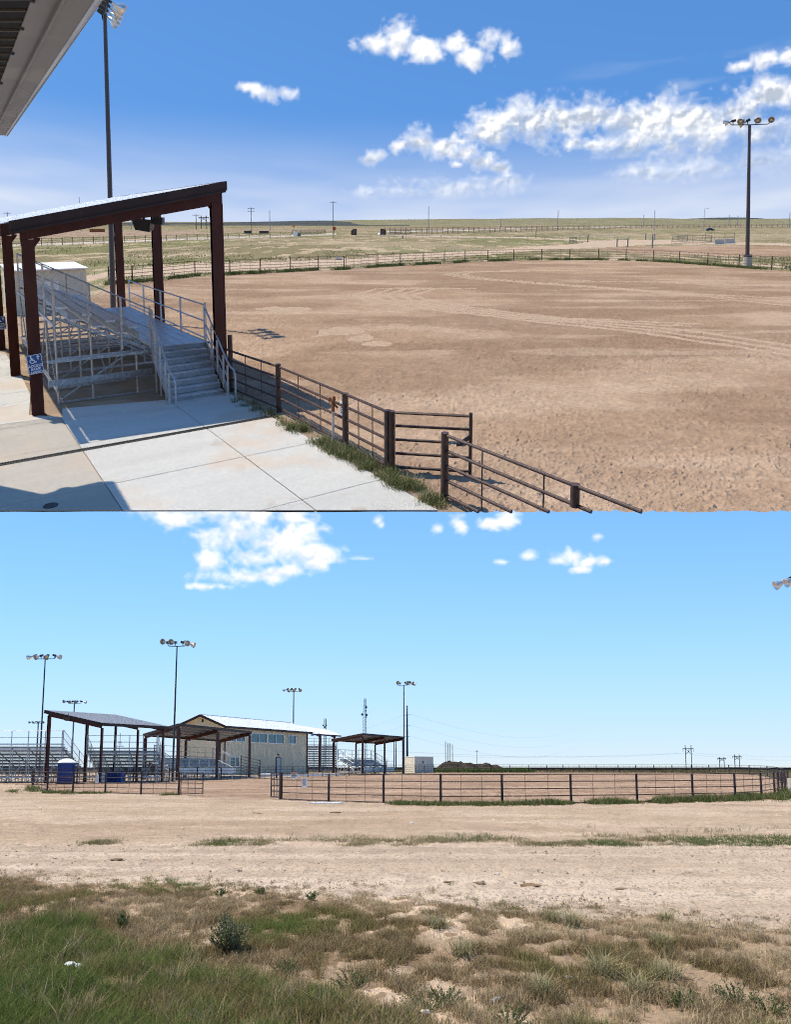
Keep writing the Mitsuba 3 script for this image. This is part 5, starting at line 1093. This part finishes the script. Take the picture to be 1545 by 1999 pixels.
# masts, poles and pylons beyond
def mast(label, px, r0, y, w0, w1, dishes):
    k = thing('lattice_mast', label, 'radio mast'); b = xl(px, y); h = yl(px, r0, y)[2] - b[2]; n = 22
    pt = lambda i, a: b + Z1 * (h * i / n) + A3(math.cos(a), math.sin(a), 0) * (w0 + (w1 - w0) * i / n) * .58
    an = [math.radians(x) for x in (80, 200, 320)]; r = .00028 * y
    for a in an: add('leg', tube(pt(0, a), pt(n, a), r, 5), 'lattice_steel', L, k)
    for j in range(3): add('lacing', J(*[tube(pt(i, an[j]), pt(i + 1, an[(j + 1) % 3]), r * .55, 4, cap=False) for i in range(n)], *[tube(pt(i, an[j]), pt(i, an[(j + 1) % 3]), r * .5, 4, cap=False) for i in range(n + 1)]), 'lattice_steel', L, k)
    for (dx, row, rr3, face) in dishes:
        c = yl(px + dx, row, y); c[1] -= w0 * .7; add('dish', lathe([(0, -.2 * rr3), (rr3 * .7, -.12 * rr3), (rr3, .1 * rr3), (rr3, .55 * rr3), (0, .62 * rr3)], c, nrm(A3(face, -1, 0)), 14), 'lattice_steel' if face > 0 else 'dark_steel', L, k, 40)
    return k
mast('tall steel lattice radio mast with drum dishes behind the small canopy', 712.5, 1364, 300, 2.2, 1.1, [(2.5,1381,.6,.6),(2.3,1387.5,.28,-.5),(-4.5,1395,.55,-.8),(3,1396,.62,.5),(3.4,1400,.28,-.3)])
mast('smaller distant lattice mast left of the small canopy', 634.5, 1403, 430, 1.9, 1.6, [(-3,1416,.5,-.7),(3,1416,.5,.7),(0,1419,.6,.2)])
b = xl(232, 230); k = thing('antenna_mast', 'thin antenna mast with crossed arms seen through the left canopy', 'antenna'); h = yl(232, 1431, 230)[2] - b[2]
add('pole', tube(b, b + Z1 * h, .09, 6), 'lattice_steel', L, k); 
for z, w in ((h - 4.6, 1.4), (h - 3.4, .7)): add('arm', J(tube(b + A3(-w, 0, z), b + A3(w, 0, z), .07, 5), tube(b + A3(-w, 0, z), b + A3(0, 0, z + .7), .05, 5), tube(b + A3(w, 0, z), b + A3(0, 0, z + .7), .05, 5)), 'lattice_steel', L, k)
b = xl(795.5, 235); h = yl(795.5, 1377, 235)[2] - b[2]; k = thing('utility_pole', 'stout tapered steel power pole beside the light pole of the small canopy', 'utility pole')
add('pole', tube(b, b + Z1 * h, .46, 12, .2), 'dark_steel', L, k, 40)
ends = []
for r_ in (1395.5, 1416.5, 1437.5):
    z = yl(795, r_, 235)[2]
    for s in (-1, 1):
        e = A3(b[0] + s * 1.15, b[1], z + (.22 if s > 0 else -.05)); add('arm', tube(A3(b[0] + s * .2, b[1], z - .1), e, .06, 5), 'dark_steel', L, k); ends.append(e)
def wire(label, a, c, sag, r, n=28):
    t = np.linspace(0, 1, n)[:, None]; pts = np.asarray(a) * (1 - t) + np.asarray(c) * t; pts[:, 2] -= (4 * t * (1 - t))[:, 0] * sag
    return single('power_line', label, 'power line', pipe(pts, r, 4, cap=False), 'wire', L)
for i, e in enumerate(ends[1::2]): wire(('top', 'middle', 'bottom')[i] + ' thin power line running off to the right of the tapered steel pole', e, e + A3(150, 330, 14 - 4 * i), 8, .016)
for i, e in enumerate(ends[0::2]): wire(('top', 'middle', 'bottom')[i] + ' thin power line running down to the left of the tapered steel pole', e, e + A3(-75, 170, -3.5), 3, .014)
tri = [(870.5,1447,330),(875,1450.5,335),(879.5,1450.5,340),(884,1452.5,345),(871.8,1449,350)]
k = thing('pole_cluster', 'cluster of tall thin poles standing behind the dark earth pile', 'poles')
for px, r0, y in tri[:4]: b = xl(px, y); add('pole', tube(b, A3(b[0], b[1], yl(px, r0, y)[2]), .17, 6), 'wood_pole', L, k)
for px in (769.5, 773.5):
    b = xl(px, 140); utility_pole(('left', 'right')[px > 770] + ' of two grey poles seen through the right end of the small canopy', L, b, yl(px, 1447, 140)[2] - b[2], (), .13, 'grey_steel')
b = xl(931.5, 420); utility_pole('single pole with a tiny crossarm right of the pole cluster', L, b, yl(931, 1463.5, 420)[2] - b[2], (.9,), .17, 'wood_pole', None, 2.2)
for px, r0, y, w, lab in ((1346,1454.5,520,5.8,'nearest and tallest pylon on two legs on the right horizon'),(1410.5,1477,900,8.0,'smaller pylon between two others on the right horizon'),(1440.5,1472.5,800,7.2,'rightmost pylon on two legs on the horizon')):
    b = xl(px, y); hframe(lab, L, b, yl(px, r0, y)[2] - b[2], w * .8, .00052 * y)
pz = lambda px, row, y: yl(px, row, y)
wire('long power line sagging from the small canopy towards the tallest pylon', pz(700, 1462, 300), pz(1343, 1469, 520), 3.5, .03)
wire('power line sagging left from the tallest pylon over the arena', pz(846, 1476.5, 420), pz(1340, 1469.5, 520), 1.5, .028)
wire('power line leaving the right edge from the tallest pylon', pz(1350, 1470, 520), pz(1600, 1477, 620), 1.0, .03)
wire('lower power line from the tallest pylon to the right edge', pz(1350, 1473, 520), pz(1620, 1486, 640), 1.5, .028)
# earth pile and scrub
n = 60; xs = np.linspace(846, 1003, n); vs = []
for j in range(14):
    y = 138 + j * 1.2; prof = math.sin(math.pi * j / 13) ** .7
    for i in range(n):
        x = (xs[i] - 772.5) / 1250 * 145; e = min(1, i / 6, (n - 1 - i) / 14); hh_ = (2.15 + .7 * meshkit.noise(A3(i * .16, 0, 3)) * 1.0 - 1.0 * (i / n)) * prof * e * (.75 + .7 * float(meshkit.fbm(A3(x * .9, y * .9, 0), 3) - .2) * .8)
        vs.append((x, y, G(y) - .1 + max(0, hh_)))
I = np.arange(14 * n).reshape(14, n); q = np.stack([I[:-1, :-1], I[:-1, 1:], I[1:, 1:], I[1:, :-1]], -1).reshape(-1, 4)
k = add('earth_pile', (np.array(vs), np.vstack([q[:, [0, 1, 2]], q[:, [0, 2, 3]]])), 'earth_pile', L, None, True); labels[k] = {'label': 'long dark heap of earth beyond the far fence, right of the cream shed', 'category': 'earth pile'}
rs = np.random.default_rng(21)
tf = [[x, y, G(y), rs.uniform(.5, 1.3), rs.uniform(.6, 1.6)] for x, y in zip(rs.uniform(8.5, 27, 500), rs.uniform(126, 136, 500)) if meshkit.noise(A3(x * .4, y * .2, 2)) > .35]
m, c = blades(tf, 14, .75, .4, .10, GREENS[:3], 22, .9); stuff('scrub', 'green scrub growing in front of the dark earth pile', 'scrub', m, 'leaf_colour', L, c)
tf = [[x, y, G(y), rs.uniform(.4, 1.1), rs.uniform(.8, 2.0)] for x, y in zip(rs.uniform(-2, 90, 1600), rs.uniform(127, 170, 1600)) if meshkit.noise(A3(x * .12, y * .1, 5)) > .42]
m, c = blades(tf, 9, .5, .7, .14, [GREENS[2], DRYS[0], DRYS[0], (.10, .08, .05)], 23, .9); stuff('far_scrub', 'dull scrub on the plain beyond the far fence of the lower arena', 'scrub', m, 'leaf_colour', L, c)

# ---------------------------------------------------------------- grass, weeds and stones of the yard
rg = np.random.default_rng(31)
tf = []
for i in range(len(lf_r) - 1):                # along the right fence
    for t in rg.uniform(0, 1, 110 if i < 9 else 40):
        p = lf_r[i] * (1 - t) + lf_r[i + 1] * t; nz = meshkit.noise(A3(p[0] * .55, p[1] * .3, 1)) + (.12 if p[0] > 6 else 0)
        if nz < .44 or (p[0] < -2.4 and nz < .55): continue
        tf.append([p[0], p[1] - rg.normal(.35, .45), 0, rg.uniform(.35, .9) + (nz - .4) * 1.6, rg.uniform(.7, 1.6)])
for i in range(len(lf_l) - 1):
    for t in rg.uniform(0, 1, 46):
        p = lf_l[i] * (1 - t) + lf_l[i + 1] * t
        if meshkit.noise(A3(p[0] * .9, p[1] * .3, 6)) < .5: continue
        tf.append([p[0], p[1] - rg.normal(.3, .5), 0, rg.uniform(.35, 1.0), rg.uniform(.6, 1.3)])
for px, row, s in ((62,1541,1.8),(60,1543,1.5),(25,1545,.9),(130,1549,1.4),(1545,1552,2.4),(1538,1556,2.2),(1530,1558,1.9),(1520,1561,1.8),(1295,1566,1.6),(1300,1566,1.7)):
    for _ in range(14):
        p = gl(px + rg.normal(0, 6), row + rg.normal(0, 1.5)); tf.append([p[0], p[1], 0, s * rg.uniform(.6, 1.1), 1.2])
m, c = blades(tf, 20, .26, .13, .022, GREENS + [DRYS[0]], 32, .9)
stuff('weeds', 'green weeds along the foot of the lower arena fences', 'weeds', m, 'leaf_colour', L, c)
tf = []
for _ in range(3600):                          # verge strip beyond the road
    x = rg.uniform(-7.3, 13.5); wd = 1.2 + np.clip((x + 2) * .16, 0, 3.6); y = 15.15 + abs(rg.normal(0, .55)) * wd
    nz = meshkit.fbm(A3(x * .5, y * .9, 2), 3)
    if y > 21.5 or nz < .47 + (.05 if x < 0 else -.03): continue
    tf.append([x, y, 0, rg.uniform(.35, 1.1), rg.uniform(.6, 1.4), np.clip(.35 + (nz - .5) * 3 + (.15 if x > 0 else -.1), 0, 1)])
m, c = blades(tf, 17, .105, .13, .008, [DRYS[2], DRYS[2], DRYS[1], DRYS[0], GREENS[3], GREENS[2]], 33, .9)
stuff('verge_grass', 'strip of short half dry grass along the far edge of the dirt road', 'grass', m, 'leaf_colour', L, c)
for px, row in ((1250,1598),(1335,1600),(1440,1597),(640,1591),(1500,1600),(700,1600)): pass

def bank_edge(x): return 8.75 - .30 * x
green, dry = [], []
Zb = lambda x, y: float(meshkit.fbm(A3(x * .6, y * .6, 9), 3) - .5) * .09 + float(meshkit.fbm(A3(x * 3.5, y * 3.5, 3), 4) - .5) * .07 - .01
while len(green) + len(dry) < 13500:
    y = math.sqrt(rg.uniform(4.1 ** 2, 11.6 ** 2)); x = rg.uniform(-.66, .66) * y
    if y > bank_edge(x) + .5 + rg.normal(0, .35): continue
    n1 = meshkit.fbm(A3(x * .8, y * .8, 4), 3); n2 = meshkit.fbm(A3(x * 3.6, y * 3.6, 14), 3); n4 = meshkit.fbm(A3(x * 6.5, y * 5.5, 24), 2)
    yg = np.interp(x, [-6, -3.8, -1.8, -.4, .6, 3], [7.9, 7.6, 6.0, 5.5, 4.95, 4.75]) + (n1 - .5) * 3.0
    edge = np.clip((bank_edge(x) + .4 - y) / 1.6, .15, 1)
    if y < yg:
        if n2 < .38: continue
        green.append([x, y, Zb(x, y), rg.uniform(.6, 1.25) * (.55 + .75 * n1), rg.uniform(.6, 1.3), np.clip(.64 + (n1 - .5) * 1.5 + (n2 - .5) * .9 + rg.normal(0, .14), 0, 1)])
        if rg.uniform() < .035: green[-1][3] *= 1.5; green[-1][4] *= .7; green[-1][5] = rg.uniform(.05, .35)
    else:
        thr = .522 if x > .2 else .478
        if .5 * n2 + .5 * n4 < thr - .04 * (x < -2) or rg.uniform() > edge + .25: continue
        dry.append([x, y, Zb(x, y), rg.uniform(.45, 1.2) * (.5 + .5 * edge), rg.uniform(.5, 1.2), np.clip((.36 if x < -1 else .30) + (n1 - .5) * 1.1, 0, 1)])
PAL = [(.44, .355, .22), (.31, .23, .135), (.22, .155, .085), (.21, .175, .078), (.18, .19, .066), (.14, .175, .054), (.105, .145, .04)]
m, c = blades(green, 40, .15, .065, .0046, PAL, 41, 1.2)
stuff('green_grass', 'dense green grass filling the bottom left of the lower view', 'grass', m, 'leaf_colour', L, c)
m, c = blades(dry, 26, .105, .045, .0040, PAL, 42, 1.2)
stuff('dry_grass', 'sparse brown dry grass on the bank between the road and the green grass', 'grass', m, 'leaf_colour', L, c)

def leafy(label, name, cat, base, h, w, nst, nlf, leaf, cols, seed, up=.8):
    """a branching weed: stems and small pointed leaves"""
    k = thing(name, label, cat); r = np.random.default_rng(seed); st_, lv, lf, lc = [], [], [], []
    for i in range(nst):
        a = r.uniform(0, 2 * np.pi); sp_ = w * .5 * math.sqrt(r.uniform(0, 1)); hh = h * r.uniform(.55, 1.05) * (1 - .35 * (sp_ / (w * .5)) ** 2)
        tip = base + A3(math.cos(a) * sp_, math.sin(a) * sp_, hh); b0_ = base + A3(math.cos(a), math.sin(a), 0) * sp_ * .25
        mid = (b0_ + tip) / 2 + A3(r.normal(0, .1), r.normal(0, .1), .08) * h * .5
        pts = np.array([b0_, (b0_ + mid) / 2 + A3(0, 0, .02 * h), mid, (mid + tip) / 2, tip]); st_.append(pipe(pts, np.linspace(.0055, .002, 5) * (h / .4), 4, cap=False))
        for j in range(nlf):
            t = r.uniform(.12, 1.0) * 4; i0 = min(int(t), 3); p = pts[i0] + (pts[i0 + 1] - pts[i0]) * (t - i0)
            d = nrm(r.normal(0, 1, 3) + A3(0, 0, up)); s = nrm(np.cross(d, r.normal(0, 1, 3))); ll_ = leaf * r.uniform(.6, 1.3); o = len(lv) 
            lv += [p, p + d * ll_ * .5 + s * ll_ * .22, p + d * ll_, p + d * ll_ * .5 - s * ll_ * .22]; lf += [[o, o + 1, o + 2], [o, o + 2, o + 3]]
            cc = np.array(cols[r.integers(len(cols))]) * r.uniform(.7, 1.3); lc += [cc] * 4
    add('stems', J(*st_), 'wood_pole', L, k)
    add('leaves', (np.array(lv), np.array(lf)), 'leaf_colour', L, k, color=np.array(lc), kind='stuff')
gp_ = lambda px, row: (lambda p: A3(p[0], p[1], Zb(p[0], p[1])))(gl(px, row))
BG = [(.09, .12, .04), (.12, .15, .055), (.16, .18, .075)]
leafy('tallest dark green leafy bush in the grass left of the centre', 'bush', 'bush', gp_(450, 1858), .40, .40, 85, 60, .021, [(.21, .225, .095), (.25, .265, .125), (.31, .32, .17), (.16, .175, .07)], 51)
leafy('dark upright leafy plant left of the tall bush', 'weed_plant', 'plant', gp_(240, 1812), .22, .16, 14, 34, .03, BG, 52)
leafy('small green weed at the road edge above the tall bush', 'weed_plant', 'plant', gp_(430, 1752), .12, .16, 12, 26, .03, BG, 53)
leafy('small green weed at the road edge, middle of three', 'weed_plant', 'plant', gp_(511, 1748), .10, .24, 14, 26, .03, BG[1:], 54)
leafy('small round green weed at the road edge, right one of three', 'weed_plant', 'plant', gp_(608, 1761), .14, .2, 14, 26, .03, BG[1:], 55)
for i, (px, row, h, w) in enumerate(((1330,1962,.2,.34),(1440,1958,.22,.4),(1505,1975,.2,.35),(830,1965,.2,.5),(870,1950,.16,.35),(1000,1990,.18,.4),(300,1925,.2,.5),(60,1960,.22,.5),(560,1900,.18,.35),(690,1930,.22,.4))):
    leafy(('leafy green weed low at the right bottom beside dry clumps', 'broad leafy weed nearer the bottom right corner', 'leafy weed in the bottom right corner', 'low spreading leafy weed below the centre', 'small leafy weed beside the low spreading one', 'leafy weed at the bottom edge right of the centre', 'leafy weed in the thick grass at the lower left', 'leafy weed in the bottom left corner', 'leafy weed below the right side of the tall bush', 'tall leafy weed in the green grass below the centre')[i], 'weed_plant', 'plant', gp_(px, row), h * .8, w, 30, 34, .017, BG, 60 + i)
BUNCH = [(1175,1902,.20,'largest pale bunch of arching grass in the bare soil on the right'),(1302,1911,.17,'pale bunch of arching grass right of the largest bunch'),(1245,1936,.17,'pale grass bunch between and below the two widest bunches'),(1058,1938,.16,'small pale grass bunch below the largest, on its left'),(1075,1797,.14,'small pale grass bunch by the road edge above the bare soil'),(1300,1800,.12,'tiny pale grass bunch at the road edge on the right'),(1118,1808,.17,'flat pale grass bunch just below the road edge'),(855,1815,.16,'pale grass bunch right of the tall bush near the road'),(905,1865,.17,'pale grass bunch at the middle of the bank'),(1290,1850,.14,'dull grass bunch on the bare soil of the right bank')]
for i, (px, row, h, lab) in enumerate(BUNCH):
    p = gp_(px, row); k = thing('bunch_grass', lab, 'grass clump')
    m, c = blades([[p[0], p[1], p[2], 1, 1, .1]], 190, h * 1.15, .05, .006, [(.34, .30, .17), (.25, .25, .12), (.18, .20, .085), (.28, .22, .13)], 80 + i, 1.9)
    add('blades', m, 'leaf_colour', L, k, color=c)
# stones, dung and litter
def pebbles(name, label, cat, pts, cols, seed):
    r = np.random.default_rng(seed); o8 = np.array([[1,0,0],[-1,0,0],[0,1,0],[0,-1,0],[0,0,1],[0,0,-1]], float); F8 = np.array([[0,2,4],[2,1,4],[1,3,4],[3,0,4],[2,0,5],[1,2,5],[3,1,5],[0,3,5]])
    pts = np.asarray(pts); n = len(pts); sc_ = pts[:, 3:4, None] * r.uniform(.5, 1.3, (n, 6, 1)) * np.array([1, .75, .6]); an = r.uniform(0, 6.28, n); ca, sa_ = np.cos(an)[:, None], np.sin(an)[:, None]
    v = o8[None] * sc_; v = np.stack([v[..., 0] * ca - v[..., 1] * sa_, (v[..., 0] * sa_ + v[..., 1] * ca), v[..., 2]], -1) + pts[:, None, :3]
    C = np.asarray(cols)[r.integers(0, len(cols), n)] * r.uniform(.7, 1.25, (n, 1))
    stuff(name, label, cat, (v.reshape(-1, 3), (F8[None] + (np.arange(n) * 6)[:, None, None]).reshape(-1, 3)), 'pebbles', L, np.repeat(C, 6, 0))
pt = []
while len(pt) < 9000:
    y = math.sqrt(rg.uniform(4.2 ** 2, 15 ** 2)); x = rg.uniform(-.66, .66) * y; e = y - bank_edge(x)
    w = math.exp(-((e - .55) / .7) ** 2) if x > -2.5 else .35 * math.exp(-((e - .2) / .6) ** 2)
    w = max(w, .14 if e > 0 else .22)
    if rg.uniform() > w: continue
    pt.append([x, y, .004 if e > 0 else Zb(x, y), min(.035, .0045 + rg.exponential(.0065))])
pebbles('gravel_stones', 'loose stones scattered along the near edge of the dirt road', 'gravel', pt, [(.42, .33, .26), (.30, .23, .18), (.52, .44, .36), (.22, .18, .15)], 91)
pt = []
for _ in range(1500):
    y = rg.uniform(15, 33); x = rg.uniform(-.66, .66) * y; pt.append([x, y, .0, min(.06, .006 + rg.exponential(.010))])
pebbles('yard_stones', 'stones and clods scattered over the dirt yard in front of the fence', 'gravel', pt, [(.42, .33, .26), (.28, .21, .16), (.62, .56, .48)], 92)
def lump(name, label, cat, px, row, s, mat, seed, flat_=.35, n=16):
    p = gl(px, row); ic = trimesh.creation.icosphere(3); v = np.array(ic.vertices); d = .6 + .8 * meshkit.fbm(v * 2.3 + seed * 7, 4)
    v = v * d[:, None] * A3(s, s * .8, s * flat_); single(name, label, cat, (v + A3(p[0], p[1], max(0, G(p[1])) + s * flat_ * .25), np.array(ic.faces)), mat, L, None, 50)
for i, (px, row, s, lab) in enumerate(((1036,1728,.155,'largest brown heap of dung on the dirt road'),(936,1723.5,.10,'brown dung heap left of the largest one'),(876,1721,.085,'flat brown dung heap, leftmost of the row on the road'),(1213,1734.5,.085,'faint brown dung heap right of the largest one'),(228,1677,.12,'brown dung heap on the left part of the road'),(500,1588,.24,'flat dark dung patch in front of the open gate'),(655,1586,.22,'dark dung patch below the concrete pad'),(1205,1590,.12,'small dark clod in front of the right fence'))):
    lump('dung_heap', lab, 'dung', px, row, s, 'manure', i + 3, .13)
for i, (px, row, s, mt, lab) in enumerate(((1110,1908,.03,'white_plastic','white pebble beside the largest bunch of grass'),(407,1790,.025,'white_plastic','white pebble near the top of the tall bush'),(806,1607,.08,'pale_rock','pale flat stone on the dirt yard left of the centre'),(972,1705,.03,'pale_rock','pale flat stone in the middle of the road'),(830,1976,.035,'white_plastic','scrap of white litter at the bottom edge'))):
    lump('stone' if mt != 'white_plastic' or i < 2 else 'litter', lab, 'stone' if i != 4 else 'litter', px, row, s, mt, i + 20, .5)
p = gp_(143, 1903); kz = thing('litter', 'crumpled white paper lying in the green grass at the lower left', 'litter')
for i in range(2):
    ic = trimesh.creation.icosphere(2); v = np.array(ic.vertices); v = v * (.5 + .9 * meshkit.fbm(v * 1.8 + 3 + i * 5, 3))[:, None] * A3(.05, .035, .02)
    add('scrap', (v + p + A3(-.03 + .06 * i, 0, .10 - .015 * i), np.array(ic.faces)), 'white_plastic', L, kz)
p = gp_(957, 1952); k = thing('bottle', 'pale blue plastic bottle lying in the bare soil below the centre', 'bottle'); d_ = nrm(A3(1, .6, .1))
add('body', lathe([(0, 0), (.011, .0), (.013, .01), (.013, .09), (.006, .115), (.006, .125)], p + Z1 * .03, d_, 12), 'door_grey', L, k, 40); add('cap', lathe([(.008, 0), (.008, .016), (0, .017)], p + Z1 * .03 + d_ * .124, d_, 10), 'white_plastic', L, k)
